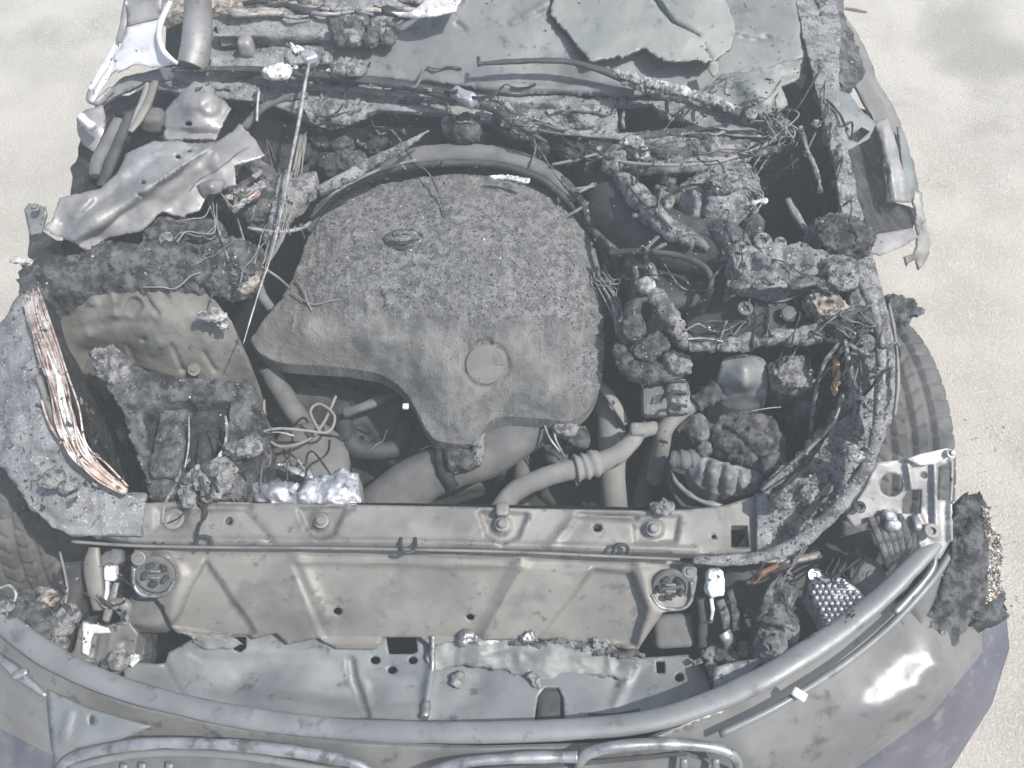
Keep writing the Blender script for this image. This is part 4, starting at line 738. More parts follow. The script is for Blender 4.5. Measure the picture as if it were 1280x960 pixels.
tube('lamp_strip', car, 'steel_tan', [(930, 697, .70), (985, 700, .69), (1025, 693, .69)], 5, 8, 0, 1, 8, .5)

# bracket at the right front corner, over the tyre
bk = surf('corner_bracket', car, 'debris_sheet', [(1094, 578, .79), (1132, 574, .795), (1150, 570, .80), (1188, 562, .80), (1191, 580, .79), (1190, 640, .755), (1188, 676, .735), (1176, 698, .725), (1152, 710, .715), (1146, 668, .735), (1118, 640, .75), (1090, 650, .745), (1068, 660, .738), (1058, 645, .75), (1080, 612, .77)], (), [('c', 1114, 606, 15, 15), [(1136, 612), (1152, 612), (1152, 642), (1128, 642), (1128, 625)], [(1173, 584), (1187, 580), (1187, 625), (1172, 625)], ('c', 1155, 594, 4, 4)], step=4, thick=.004, amp=.001, freq=40, warp=.002, wfreq=20, feats=[('line', [(1135, 580), (1140, 612), (1152, 660)], .008, 4), ('line', [(1168, 575), (1170, 670)], .008, 4), ('line', [(1190, 575), (1188, 676)], .006, 3)], label='pale sheet metal corner bracket with a round hole')
surf('bracket_tab', bk, 'aluminium', [(1134, 574, .806), (1150, 568, .812), (1185, 560, .812), (1187, 570, .806), (1168, 580, .804), (1150, 582, .80)], step=4, thick=.003)
bolt(bk, (1189, 567, .815), .9, 'melted_metal', (.3, -.2, 1))
bolt(bk, (1164, 664, .752), 1.0, 'steel', prof=WASHER, name='washer', seg=16); bolt(bk, (1074, 634, .765), .8, 'char', prof=WASHER, name='washer', seg=14)
lump('bright_lump', bk, 'melted_metal', (1113, 651, .755), (9, 12, 7), .9, 8, .004, 70, (0, 0, 0), 'crust'); lump('bright_lump', bk, 'chrome_burnt', (1145, 654, .75), (5, 10, 5), .6, 6, .001, 70)
for k in range(5): tube('finned_flap', bk, 'melt_plastic', [(1088 + 9 * k, 646 - k, .755), (1097 + 9 * k, 668, .745), (1106 + 7 * k, 690 - 2 * k, .725), (1110 + 6 * k, 708 - 4 * k, .70)], [4, 6, 6, 4], 8, .001, 70, 7, .6)
# charred corner of the bumper with its foam
cb = surf('charred_bumper_corner', car, 'char', [(1194, 632, .725), (1208, 618, .735), (1224, 613, .74), (1238, 640, .725), (1250, 690, .69), (1250, 730, .66), (1256, 768, .60), (1236, 778, .61), (1214, 775, .615), (1196, 800, .605), (1172, 808, .61), (1156, 790, .635), (1168, 750, .67), (1186, 706, .70), (1192, 665, .715)], [(1218, 680, .735), (1200, 740, .685)], step=2.8, thick=.05, down=True, amp=.006, freq=50, kindn='crust', jag=2.4, label='blistered charred bumper corner on the right')
surf('lamp_gap_plate', car, 'bumper_grey', [(1118, 762, .675), (1140, 748, .69), (1172, 712, .70), (1186, 722, .692), (1168, 752, .672), (1150, 785, .65), (1160, 812, .625), (1146, 818, .625), (1135, 790, .65)], step=5, thick=.012, warp=.003, wfreq=20, feats=[('line', [(1136, 765), (1160, 810)], -.010, 6)])
tube('lamp_gap_edge', car, 'chrome_burnt', [(1168, 694, .72), (1164, 712, .715), (1146, 736, .705), (1118, 766, .69)], 5, 8, .001, 40)

# ------------------------------------------------------------------ wheels
def wheel(cx, cy, cz, R, W, lab):
    nS, nW = 560, 56; V = []; rg = np.random.default_rng(3)
    uu = np.linspace(-1, 1, nW)
    for i in range(nS):
        a = 2 * math.pi * i / nS
        for j, u in enumerate(uu):
            sh = 1 - .055 * abs(u) ** 5 - (.22 * max(0, abs(u) - .88) / .12)
            g = 0
            for gu in (-.50, -.16, .16, .50):
                if abs(u - gu) < .05: g = .028
            ph = (i * 60 / nS + (2.6 * abs(u) if abs(u) < .5 else .5 * abs(u))) % 1.0
            if abs(u) > .55 and ph < .2 and abs(u) < .95: g = max(g, .016)
            if abs(u) < .48 and ph < .22: g = max(g, .014)
            r = R * (sh - g); V.append((u * W / 2, r * math.cos(a), r * math.sin(a)))
    F = [(i * nW + j, ((i + 1) % nS) * nW + j, ((i + 1) % nS) * nW + j + 1, i * nW + j + 1) for i in range(nS) for j in range(nW - 1)]
    n0 = len(V)
    for s in (0, nW - 1):
        b = len(V); x = (-1 if s == 0 else 1) * W * .44
        for i in range(nS): a = 2 * math.pi * i / nS; V.append((x, R * .64 * math.cos(a), R * .64 * math.sin(a)))
        for i in range(nS):
            q = (i * nW + s, ((i + 1) % nS) * nW + s, b + (i + 1) % nS, b + i); F.append(q if s else q[::-1])
    V = np.array(V) + (cx, cy, cz)
    tyre_ = link('tyre', V, F, 'tyre_rubber', None if False else car, True, label=lab)
    LV, LF = lathe_mesh([(.0, .03), (.05, .03), (.06, -.01), (R * .6, -.005), (R * .645, .02), (R * .66, .03), (R * .66, -.08), (R * .5, -.09), (0, -.09)], 30)
    LV = LV[:, [2, 0, 1]] * np.array([1 if cx > 0 else -1, 1, 1]) + (cx + (W * .40 if cx > 0 else -W * .40), cy, cz)
    link('rim', LV, LF, 'steel', tyre_, True)
pr = at(1180, 520, .52); wheel(pr[0] - .145, -.015, .318, .318, .225, 'grooved right front tyre bare of its wing')
pl = at(30, 690, .5); wheel(pl[0], pl[1] + .262, .318, .318, .225, 'left front tyre in shadow under the wing rail')

# ------------------------------------------------------------------ left headlight bay
surf('headlight_tray', car, 'char_dark', [(-40, 775, .54), (20, 752, .54), (90, 742, .56), (130, 700, .58), (175, 690, .62), (190, 830, .55), (120, 850, .58), (0, 790, .60)], step=9, thick=.02, amp=.008, freq=25, warp=.01, wfreq=10)
tube('lamp_bracket', car, 'steel_tan', [(118, 684, .70), (116, 705, .69), (119, 735, .67), (124, 762, .645)], [7, 12, 11, 8], 8, .001, 40, 8, .4)
lump('lamp_bracket', car, 'dusty_rubber', (140, 698, .69), (15, 11, 8), .7, 8, .003, 60, (20, 0, 10))
lump('lamp_bracket', car, 'aluminium', (139, 716, .685), (8, 10, 6), .5, 6, .001, 60, (30, 0, 0))
tube('lamp_bracket', car, 'aluminium', [(134, 722, .68), (134, 738, .67), (132, 752, .66)], 3, 7)
tube('lamp_bracket', car, 'steel', [(146, 728, .68), (140, 750, .67), (132, 776, .655)], [4, 6, 5], 8, .001, 40, 8, .5)
tube('lamp_bracket', car, 'steel_tan', [(140, 754, .682), (158, 756, .682), (157, 768, .672), (156, 780, .665)], [6, 8, 6, 4], 8, .001)
tray = surf('lamp_housing', car, 'steel', [(100, 782, .655), (104, 776, .66), (135, 783, .658), (160, 776, .66), (172, 790, .648), (170, 818, .625), (150, 824, .62), (120, 842, .615), (86, 824, .63), (95, 802, .645)], step=4, thick=.03, down=True, amp=.001, feats=[('line', [(122, 790), (116, 820)], -.008, 3), ('line', [(142, 780), (135, 822)], .006, 4), ('disc', 155, 803, 5, -.006, 3)], jag=.8, label='bent grey left headlight housing')
surf('bright_fold', tray, 'aluminium', [(104, 778, .668), (134, 785, .665), (138, 792, .658), (116, 792, .66), (110, 820, .645), (102, 818, .645)], step=3, thick=.003, jag=.8)
for k, (x, y, z, s, m) in enumerate(((74, 780, .665, 15, 'char_pale'), (86, 768, .67, 11, 'char_pale'), (60, 790, .66, 14, 'char'), (40, 752, .66, 14, 'char'), (52, 745, .66, 10, 'char_pale'), (22, 765, .68, 16, 'char'), (8, 758, .69, 11, 'char_pale'), (58, 752, .655, 12, 'scorched'), (72, 806, .655, 12, 'char_pale'), (44, 775, .67, 20, 'char'), (110, 835, .64, 10, 'char_pale'), (132, 828, .64, 10, 'char'), (150, 824, .64, 8, 'char_pale'), (168, 824, .635, 7, 'white_ash'))): lump('melted_lamp_lump', car, m, (x, y, z), (s, s * .8, s * .7), .9, 9, .006, 60, (0, 0, 33 * k), 'crust')
tube('lamp_wire', car, 'bare_wire', [(0, 735, .705), (12, 732, .712), (20, 742, .71), (18, 752, .705)], 1.8, 6)
tube('lamp_wire', car, 'hose_dust', [(75, 690, .68), (84, 735, .68), (78, 765, .67)], 1.6, 6)
lump('bay_box', car, 'rubber', (92, 740, .61), (20, 30, 22), .4, 8, .004, 30); lump('radiator_end', car, 'dusty_rubber', (190, 765, .60), (26, 22, 20), .4, 8, .002, 30)

# ------------------------------------------------------------------ scuttle and windscreen
surf('windscreen', car, 'glass_grey', [(400, 70, .945), (480, 38, .985), (520, 18, 1.0), (560, 6, 1.01), (700, -40, 1.04), (900, -70, 1.06), (990, -60, 1.05), (1000, 40, .985), (1003, 72, .965), (960, 88, .95), (880, 120, .925), (760, 118, .925), (640, 118, .925), (560, 104, .93), (480, 96, .935), (415, 92, .935)], [(620, 60, .965), (780, 60, .97), (900, 60, .97)], step=4, thick=.005, jag=1, warp=.006, wfreq=5, amp=.0008, freq=30, feats=[('line', [(690, 12), (696, 32), (712, 44), (732, 74)], -.012, 2.6), ('line', [(572, 30), (582, 38)], -.005, 2), ('line', [(920, 44), (945, 50), (962, 46)], -.004, 1.8), ('line', [(640, 30), (660, 20), (684, 6)], .005, 2.5), ('line', [(480, 44), (500, 36), (530, 30)], .005, 3), ('line', [(600, 108), (760, 112), (840, 112)], .006, 3)], label='collapsed grey windscreen glass over the scuttle')
gl = surf('glass_sheet', None, 'glass_green', [(688, 20, 1.005), (692, -40, 1.05), (860, -50, 1.06), (905, 0, 1.022), (920, 30, 1.005), (912, 62, .988), (890, 80, .978), (830, 78, .978), (806, 62, .985), (770, 74, .975), (738, 76, .975), (712, 46, .99)], [(800, 20, 1.012), (860, 40, 1.005)], step=3.2, thick=.004, jag=1.6, warp=.006, wfreq=7, feats=[('line', [(820, 0), (840, 28), (872, 46)], -.010, 2.4), ('line', [(880, 62), (888, 76)], -.004, 2)], amp=.0008, freq=40, label='pale greenish sheet of crazed glass lying on the grey windscreen', cat='glass')
surf('glass_flap', None, 'glass_green', [(888, 78, .99), (898, 76, .99), (900, 92, .975), (892, 96, .972), (884, 86, .98)], step=3, thick=.003, jag=.6, label='small folded glass flap under the greenish sheet', cat='glass')
surf('scuttle_flap', car, 'glass_green', [(868, 120, .938), (905, 92, .955), (960, 84, .96), (1002, 72, .965), (1000, 96, .955), (975, 110, .95), (985, 132, .935), (970, 145, .925), (930, 140, .925), (900, 128, .932)], [(940, 112, .962), (955, 128, .955)], step=4, thick=.004, jag=1.2, amp=.003, freq=40, kindn='crust', warp=.004, wfreq=14)
scut = surf('scuttle_panel', car, 'ashy_steel', [(190, 100, .90), (230, 84, .92), (300, 88, .915), (380, 92, .915), (420, 92, .92), (520, 104, .92), (600, 116, .915), (760, 122, .915), (870, 124, .915), (960, 140, .905), (985, 150, .90), (960, 172, .885), (860, 168, .885), (790, 176, .88), (700, 168, .885), (560, 142, .895), (470, 138, .895), (420, 156, .885), (390, 150, .888), (330, 128, .895), (260, 122, .895), (200, 112, .895)], [(500, 122, .918), (700, 142, .91), (300, 105, .918)], step=4.5, thick=.012, amp=.0025, freq=45, kindn='crust', holes=[[(770, 132), (815, 130), (828, 145), (845, 152), (870, 155), (840, 165), (775, 166)]], feats=[('line', [(320, 100), (450, 112), (600, 124), (700, 130)], .010, 4), ('line', [(330, 112), (470, 122), (600, 134)], -.008, 4), ('line', [(820, 172), (960, 158)], .008, 4), ('line', [(360, 96), (470, 106), (560, 114)], -.008, 3)], label='ash covered scuttle panel under the windscreen edge')
surf('melted_apron', car, 'char_pale', [(370, 128, .912), (410, 122, .918), (462, 130, .91), (456, 148, .895), (440, 156, .885), (415, 162, .878), (390, 154, .885)], [(415, 142, .912)], step=2.8, thick=.02, amp=.004, freq=70, kindn='crust', jag=1.5)
surf('melted_apron', car, 'char_pale', [(682, 140, .91), (700, 132, .915), (760, 132, .915), (765, 146, .905), (745, 162, .89), (712, 162, .89), (692, 152, .90)], [(725, 146, .915)], step=2.8, thick=.02, amp=.0025, freq=70, kindn='crust', jag=1)
surf('scuttle_grille', car, 'char_dark', [(690, 170, .87), (790, 176, .878), (860, 168, .882), (960, 172, .88), (975, 180, .88), (940, 200, .87), (860, 212, .865), (800, 208, .86), (740, 196, .86)], [(860, 190, .90)], step=3.2, thick=.03, down=True, amp=.008, freq=45, kindn='crust', jag=1.2)
for k in range(9):
    y = 168 + k * 4.5; tube('melted_strand', car, ('char', 'char_pale', 'melt_plastic')[k % 3], [(780 + 8 * (k % 4), y + 8, .885), (830, y + 9 * math.sin(k), .902), (890, y + 3, .90), (940 - 12 * (k % 3), y - 5 + k * .5, .892), (975 - 20 * (k % 3), y - 9, .89)], [3, 6, 6, 5, 3], 9, .004, 60, 8, kindn='crust')
lump('white_burst', car, 'ash_mix', (794, 188, .905), (12, 15, 9), .9, 12, .009, 60, (0, 0, 20), 'crust')
for k, (x, y, s) in enumerate(((818, 190, 15), (840, 200, 16), (832, 222, 17), (812, 208, 13), (838, 240, 13), (828, 250, 9), (790, 205, 10), (770, 200, 12), (860, 178, 14), (885, 185, 15), (858, 205, 14))): lump('scuttle_clinker', car, 'char_pale' if k % 2 else 'char', (x, y, .895 - .0004 * (y - 190)), (s, s * .8, s * .7), .9, 11, .010, 50, (0, 0, 47 * k), 'crust')
surf('scuttle_blade', car, 'glass_grey', [(888, 158, .918), (910, 154, .92), (945, 162, .915), (955, 172, .908), (920, 170, .91), (895, 166, .914)], step=4, thick=.003, warp=.003, wfreq=30)
strands('frayed_wire', car, 'hose_dust', [(955, 140, .93), (970, 150, .925), (978, 165, .915), (965, 172, .905)], [10, 12, 12, 8], 26, .9, wig=.8)
lathe('wiper_spindle', car, 'char_pale', (938, 144, .935), [(0, -8), (8, -8), (8, 4), (5, 6), (0, 6)], (0, -.3, 1), 14)
lathe('wiper_spindle', car, 'char_pale', (566, 158, .87), [(0, -20), (14, -20), (15, 6), (11, 12), (0, 13)], (0, -.4, 1), 18, .08, 60, True)
tube('bare_cable', car, 'hose_dust', [(745, 196, .895), (800, 205, .91), (880, 205, .91), (930, 192, .905), (970, 174, .905)], 2.4, 7)
# wipers
w1 = tube('wiper_arm', car, 'rubber', [(215, 88, .945), (300, 86, .945), (380, 92, .945), (470, 102, .945), (540, 114, .945), (570, 122, .945), (600, 132, .94)], [3, 5, 6, 7, 8, 9, 6], 10, .0008, 50, 8, .6, label='left wiper arm lying along the scuttle')
lump('arm_joint', w1, 'melted_metal', (580, 122, .95), (17, 9, 8), .5, 8, .003, 60, (0, 0, -35))
tube('wiper_link', w1, 'char', [(592, 126, .94), (620, 138, .935), (650, 158, .92), (684, 178, .90)], [7, 5, 4, 2], 8, .001, 60)
tube('wiper_link', w1, 'char_pale', [(612, 122, .94), (630, 128, .938), (640, 140, .93)], 4, 8, .002, 60)
w2 = tube('wiper_arm', car, 'rubber', [(598, 80, .975), (640, 77, .98), (700, 76, .98), (740, 84, .975), (780, 98, .965), (830, 114, .955), (880, 128, .95), (925, 142, .945)], [3, 4, 4.5, 5, 7, 9, 9, 7], 10, .0008, 50, 8, .7, label='right wiper arm bent over the windscreen, its base ash crusted')
tube('wiper_tip', w2, 'rubber', [(598, 72, .98), (599, 82, .976)], 2.5, 7)
tube('ash_crust', w2, 'ash_mix', [(768, 90, .974), (790, 97, .972), (820, 106, .968), (850, 114, .964), (885, 124, .960), (918, 137, .955)], [3, 6, 6, 7, 7, 4], 18, .005, 120, 22, .7, kindn='crust')
tube('ash_crust', w2, 'char_pale', [(778, 100, .966), (815, 113, .958), (850, 121, .955), (890, 134, .95)], [3, 6, 6, 3], 16, .005, 110, 20, .8, kindn='crust')
for a, b in (((836, 102, .97), (838, 116, .96)), ((833, 126, .935), (839, 152, .91)), ((910, 100, .98), (908, 118, .965)), ((780, 140, .905), (780, 160, .90))): tube('thin_wire', car, 'char_pale', [a, ((a[0] + b[0]) / 2 - 2, (a[1] + b[1]) / 2, (a[2] + b[2]) / 2), b], 2.4, 7)
for k, (x, y, s, m) in enumerate(((580, 160, 16, 'char'), (640, 150, 22, 'char'), (660, 158, 16, 'char_pale'), (400, 172, 14, 'char'), (430, 180, 12, 'char'), (455, 172, 12, 'char_pale'), (410, 205, 16, 'char_dark'), (440, 205, 16, 'char'), (470, 180, 14, 'char_dark'), (380, 190, 12, 'char_dark'), (670, 180, 18, 'char_dark'), (720, 190, 20, 'char'), (745, 210, 18, 'char_dark'))): lump('bulkhead_lump', car, m, (x, y, .84 if y > 165 else .885), (s, s * .8, s * .7), .8, 9, .008, 45, (0, 0, 51 * k), 'crust')

# dashboard remains behind the scuttle on the left
surf('dashboard', car, 'ashy_steel', [(262, 20, .985), (420, 6, .995), (520, -20, 1.01), (560, 0, 1.0), (480, 40, .97), (400, 76, .945), (300, 90, .935), (262, 86, .94)], [(340, 45, .97)], step=4, thick=.02, amp=.004, freq=40, kindn='crust', warp=.01, wfreq=9, feats=[('line', [(270, 44), (390, 46)], .010, 6), ('line', [(270, 60), (395, 54)], -.014, 7), ('line', [(395, 56), (440, 54)], -.010, 4)])
surf('gap_shade_sheet', car, 'hollow', [(200, 150, .78), (220, -160, .78), (1012, -160, .78), (1022, 185, .78)], step=30, thick=.01, amp=.004)  # added dark sheet: stands in for shade in gaps below the windscreen
surf('cabin_floor', car, 'scorched', [(180, -60, .92), (1000, -120, 1.0), (1000, -20, .96), (560, -10, .95), (262, 12, .94), (200, 30, .92)], step=14, thick=.02, amp=.02, freq=18, kindn='crust')
for k in range(26):
    rg = random.Random(k); x = 262 + rg.random() * 270; y = 4 + rg.random() * 18 - .02 * (x - 262)
    tube('burnt_strip', car, rg.choice(['char_pale', 'scorched', 'debris_sheet', 'char_dark']), [(x - 22, y + rg.uniform(-4, 4), .995), (x, y + rg.uniform(-4, 4), 1.0), (x + 22, y + rg.uniform(-4, 4), .998)], rg.uniform(1.5, 4), 7, .002, 60)
for k in range(18):
    rg = random.Random(90 + k); x = 415 + rg.random() * 70; y = 22 + rg.random() * 30
    lump('dash_clinker', car, 'char' if k % 3 else 'char_pale', (x, y, .985), (10, 8, 6), .9, 8, .007, 60, (0, 0, 40 * k), 'crust')
for k, (x, y, s) in enumerate(((432, 84, 16), (446, 88, 12), (405, 74, 10), (390, 76, 9), (372, 62, 6), (352, 90, 8), (338, 92, 6))): lump('scuttle_ash', car, 'char_pale' if k < 3 else 'white_ash', (x, y, .958), (s, s * .7, s * .5), .9, 9, .006, 60, (0, 0, 40 * k), 'crust')
lump('dash_stub', car, 'debris_sheet', (308, 58, .965), (9, 10, 12), .6, 8, .001, 40)
surf('foil_scrap', None, 'white_ash', [(488, 14, 1.03), (512, 16, 1.03), (530, 4, 1.04), (548, -14, 1.05), (582, -12, 1.05), (570, 14, 1.03), (545, 21, 1.025), (515, 23, 1.02), (498, 21, 1.02)], step=4, thick=.003, warp=.004, wfreq=20, jag=.6, label='bright white scrap behind the windscreen edge at the top', cat='scrap')
surf('white_flake', None, 'white_ash', [(612, 219, .862), (640, 217, .865), (664, 224, .862), (662, 230, .858), (640, 224, .86), (615, 223, .858)], step=3, thick=.004, jag=1, amp=.003, freq=80, label='white flake on the back edge of the engine cover', cat='flake')
lump('square_chip', None, 'aluminium', (507, 508, .727), (4, 4, 2), .3, 4, 0, 1, label='tiny white square chip at the front edge of the engine cover', cat='chip')
for k in range(26): lump('scuttle_chip', car, 'white_ash' if k % 2 else 'char_pale', (318 + 100 * random.Random(k).random(), 84 + 14 * random.Random(k + 50).random(), .94), (3, 2.5, 2.5), .7, 4, .002, 90, (0, 0, 40 * k))

# ------------------------------------------------------------------ left A-pillar and torn wing
tube('a_pillar', car, 'debris_sheet', [(250, -60, 1.10), (248, -20, 1.06), (247, 30, 1.0), (245, 62, .965), (240, 84, .945)], [15, 16, 17, 18, 18], 14, .0012, 40, 9)
surf('pillar_base', car, 'steel_blue', [(130, 118, .89), (150, 96, .91), (200, 84, .925), (222, 82, .935), (262, 82, .935), (300, 96, .92), (308, 112, .91), (270, 112, .91), (215, 100, .91), (180, 102, .905), (150, 115, .895), (118, 138, .88)], step=5, thick=.006, warp=.004, wfreq=15, jag=.8)
wing = surf('torn_wing', car, 'aluminium', [(158, 35, .985), (201, 24, 1.0), (199, 45, .985), (204, 62, .97), (216, 81, .955), (198, 85, .945), (168, 80, .945), (148, 91, .93), (146, 86, .935), (133, 98, .92), (134, 84, .93), (150, 58, .96)], step=5, thick=.003, jag=.8, warp=.003, wfreq=15, label='bright white torn left wing panel beside the pillar')
tube('wing_flange', wing, 'aluminium', [(213, 2, 1.03), (201, 28, 1.01), (199, 48, .99), (206, 66, .975), (222, 80, .96)], [3, 4, 4, 4, 3], 8, .001, 40, 8, .6)
surf('wing_top', wing, 'debris_sheet', [(155, -20, 1.03), (205, -20, 1.04), (200, 22, 1.0), (160, 34, .985)], step=6, thick=.003, warp=.006, wfreq=14)
for k, pts in enumerate(([(148, 50, .955), (130, 84, .93), (112, 112, .905)], [(150, 62, .95), (134, 92, .925), (114, 128, .895)], [(114, 112, .905), (112, 124, .897), (122, 128, .89), (140, 112, .90)], [(158, 0, 1.01), (155, 30, .985), (148, 52, .96)])): tube('wing_strip', wing, 'aluminium' if k < 2 else 'debris_sheet', pts, [4, 5, 4, 4][:len(pts)], 8, .002, 50, 8, .45)
surf('wing_corner', car, 'debris_sheet', [(96, 148, .88), (108, 138, .885), (130, 132, .885), (135, 160, .865), (118, 190, .845), (104, 182, .845), (97, 165, .86)], [(115, 155, .885)], step=4, thick=.003, warp=.004, wfreq=25, jag=1, label='crumpled pale corner of the left wing')
lump('corner_clip', car, 'aluminium', (108, 152, .90), (12, 5, 4), .5, 6, .002, 60, (0, 20, -35))
tube('bonnet_hinge', car, 'rubber', [(163, 142, .905), (152, 170, .90), (138, 205, .89), (126, 234, .88)], [6, 7, 7, 6], 9, .001, 40, 8, .7)
tube('bonnet_hinge', car, 'dusty_rubber', [(148, 150, .90), (138, 172, .895), (122, 200, .885), (118, 220, .88)], [7, 9, 9, 7], 9, .001, 40, 8, .6)
tube('hinge_strip', car, 'steel_tan', [(194, 102, .92), (186, 125, .915), (174, 148, .91), (162, 165, .905)], [5, 6, 6, 4], 8, .001, 40, 8, .5)
tube('hinge_strip', car, 'debris_sheet', [(184, 104, .92), (176, 130, .912), (164, 158, .905)], [3, 4, 3], 8, .001, 40, 8, .5)
surf('wing_inner', car, 'char_dark', [(118, 130, .84), (200, 105, .86), (330, 120, .85), (400, 160, .84), (380, 260, .78), (290, 260, .78), (140, 250, .78), (80, 300, .78), (90, 220, .80)], step=8, thick=.01, amp=.012, freq=25, kindn='crust')
lump('hinge_box', car, 'dusty_rubber', (190, 150, .89), (16, 14, 12), .6, 9, .003, 40)
tube('scuttle_drain', car, 'dusty_rubber', [(305, 160, .87), (325, 138, .89), (352, 124, .90), (385, 120, .905)], 5, 9, .001, 40)
tube('thin_wire', car, 'bare_wire', [(324, 112, .925), (322, 130, .91), (321, 152, .89)], 2, 6)

# loose sheets of burnt metal thrown over the left side
s1 = surf('metal_sheet', None, 'debris_sheet', [(203, 152, .925), (206, 134, .935), (225, 116, .95), (243, 104, .958), (266, 110, .955), (289, 134, .94), (280, 154, .93), (270, 176, .918), (240, 174, .92), (207, 172, .918)], [(245, 135, .958), (262, 150, .94)], [('c', 235, 155, 6, 3)], step=3.5, thick=.003, jag=1, amp=.0015, freq=50, warp=.005, wfreq=18, feats=[('line', [(228, 130), (262, 120)], .008, 10), ('line', [(210, 165), (270, 168)], -.008, 5), ('disc', 262, 130, 14, .006, 10)], label='smaller bent grey metal sheet with one hole, behind the larger sheet', cat='metal sheet', group='burnt metal sheets on the left side')
s2 = surf('metal_sheet', None, 'debris_sheet', [(55, 287, .90), (64, 277, .905), (77, 250, .918), (110, 240, .925), (126, 237, .93), (148, 217, .94), (157, 195, .945), (190, 176, .95), (240, 178, .95), (270, 176, .952), (300, 156, .955), (318, 172, .948), (331, 191, .94), (312, 200, .938), (293, 208, .935), (297, 234, .92), (278, 236, .92), (260, 240, .918), (250, 262, .905), (228, 270, .90), (203, 265, .905), (176, 290, .892), (134, 297, .89), (116, 315, .88), (85, 300, .89)], [(180, 230, .955), (120, 270, .925), (230, 205, .965), (270, 190, .965)], [('c', 222, 195, 3.5, 2.5), ('c', 236, 187, 2.5, 2), ('c', 175, 243, 4, 2.5), ('c', 180, 229, 3, 2)], step=3.2, thick=.003, jag=.9, amp=.0012, freq=50, warp=.007, wfreq=13, feats=[('line', [(92, 298), (150, 258), (200, 225), (262, 182)], .013, 6), ('line', [(80, 280), (140, 245), (190, 205)], -.008, 9), ('line', [(215, 260), (260, 215)], -.006, 10), ('line', [(95, 270), (112, 250)], .006, 5)], label='large crumpled grey metal sheet slanting down over the left wing', cat='metal sheet', group='burnt metal sheets on the left side')
surf('curled_scrap', None, 'debris_sheet', [(246, 232, .925), (262, 221, .935), (282, 226, .932), (276, 240, .922), (255, 246, .918)], [(265, 233, .945)], step=3, thick=.003, jag=.8, warp=.004, wfreq=30, label='small curled metal scrap under the edge of the large sheet', cat='scrap')
br = surf('wing_bracket', car, 'debris_sheet', [(30, 262, .86), (36, 254, .865), (56, 258, .865), (58, 268, .86), (50, 300, .82), (44, 306, .81), (36, 290, .83)], step=4, thick=.003, label='small upright wing bracket with a bolt on the far left')
bolt(br, (44, 259, .875), .8, 'steel')
surf('wing_ledge', car, 'char_dark', [(34, 318, .82), (36, 292, .825), (52, 288, .83), (70, 300, .84), (90, 300, .85), (140, 310, .86), (100, 328, .85), (40, 334, .83)], step=5, thick=.02, amp=.003, freq=40)
surf('ash_strip', None, 'white_ash', [(12, 328, .85), (20, 321, .855), (38, 323, .865), (36, 328, .862), (24, 330, .855)], step=3, thick=.006, amp=.002, freq=70, jag=.8, label='thin white ash strip at the left end of the charred ridge', cat='ash')
# thin rods and splinters lying across the bay
tube('thin_rod', None, 'bare_wire', [(387, 78, .975), (383, 96, .968), (375, 145, .945), (366, 190, .93), (352, 262, .915), (340, 316, .90), (322, 370, .885), (304, 430, .86)], [1.4, 2.4, 2.3, 2.1, 1.7, 1.5, 1.1, .8], 8, .0008, 60, 8, label='long thin pale rod leaning from the scuttle over the left strut tower', cat='rod')
tube('charred_splinter', None, 'char_pale', [(398, 240, .895), (430, 224, .90), (470, 200, .908), (505, 183, .912), (536, 163, .915)], [7, 8, 6, 5, 1.5], 9, .002, 70, 8, label='charred splinter lying behind the engine cover, its tip split', cat='splinter')
lump('rod_clamp', None, 'foil', (388, 72, .975), (9, 8, 5), .4, 6, .002, 60, (0, 0, 30), label='small grey clamp at the top end of the thin rod', cat='clamp')
surf('white_shard', None, 'white_ash', [(362, 52, .985), (366, 54, .985), (371, 62, .98), (369, 66, .978), (364, 60, .98)], step=2, thick=.003, label='small bright white shard on the dashboard remains', cat='shard')

# ------------------------------------------------------------------ right: torn wing and door edge
surf('door_edge', car, 'char', [(1005, -60, .98), (1048, -60, .97), (1055, 20, .93), (1072, 60, .90), (1080, 90, .885), (1062, 112, .89), (1042, 100, .91), (1030, 40, .945)], step=4, thick=.02, down=True, amp=.005, freq=50, kindn='crust', jag=1.2)
tw = surf('torn_wing', car, 'bumper_grey', [(1048, -40, .86), (1056, 20, .84), (1080, 60, .82), (1095, 95, .81), (1115, 130, .79), (1128, 170, .77), (1140, 205, .75), (1148, 240, .73), (1136, 252, .745), (1110, 252, .765), (1104, 210, .79), (1098, 165, .81), (1082, 135, .83), (1065, 100, .85), (1052, 50, .87)], step=5, thick=.004, jag=.6, warp=.005, wfreq=12, feats=[('line', [(1060, 50), (1090, 110), (1120, 170), (1130, 245)], .010, 6)], label='torn right wing panel standing beside the bay')
surf('wing_strip', tw, 'debris_sheet', [(1094, 150, .835), (1110, 146, .832), (1124, 185, .815), (1130, 222, .80), (1132, 252, .785), (1112, 253, .79), (1106, 215, .81), (1100, 180, .822)], [(1116, 210, .818)], step=4, thick=.003, amp=.001, freq=40, warp=.003, wfreq=22, jag=.6, feats=[('line', [(1104, 160), (1120, 250)], .007, 4)])
surf('wing_strip', tw, 'steel_blue', [(1122, 158, .812), (1130, 165, .80), (1140, 205, .78), (1146, 236, .765), (1140, 252, .76), (1131, 252, .775), (1129, 215, .795)], step=4, thick=.003, warp=.003, wfreq=22, jag=.6)
surf('wing_fold', tw, 'debris_sheet', [(1028, 48, .905), (1036, 38, .91), (1050, 45, .905), (1062, 78, .89), (1052, 88, .885), (1036, 82, .89)], step=5, thick=.003, warp=.004, wfreq=20)
surf('wing_fold', tw, 'aluminium', [(1038, 38, .915), (1048, 32, .918), (1060, 66, .90), (1056, 72, .898)], step=4, thick=.003)
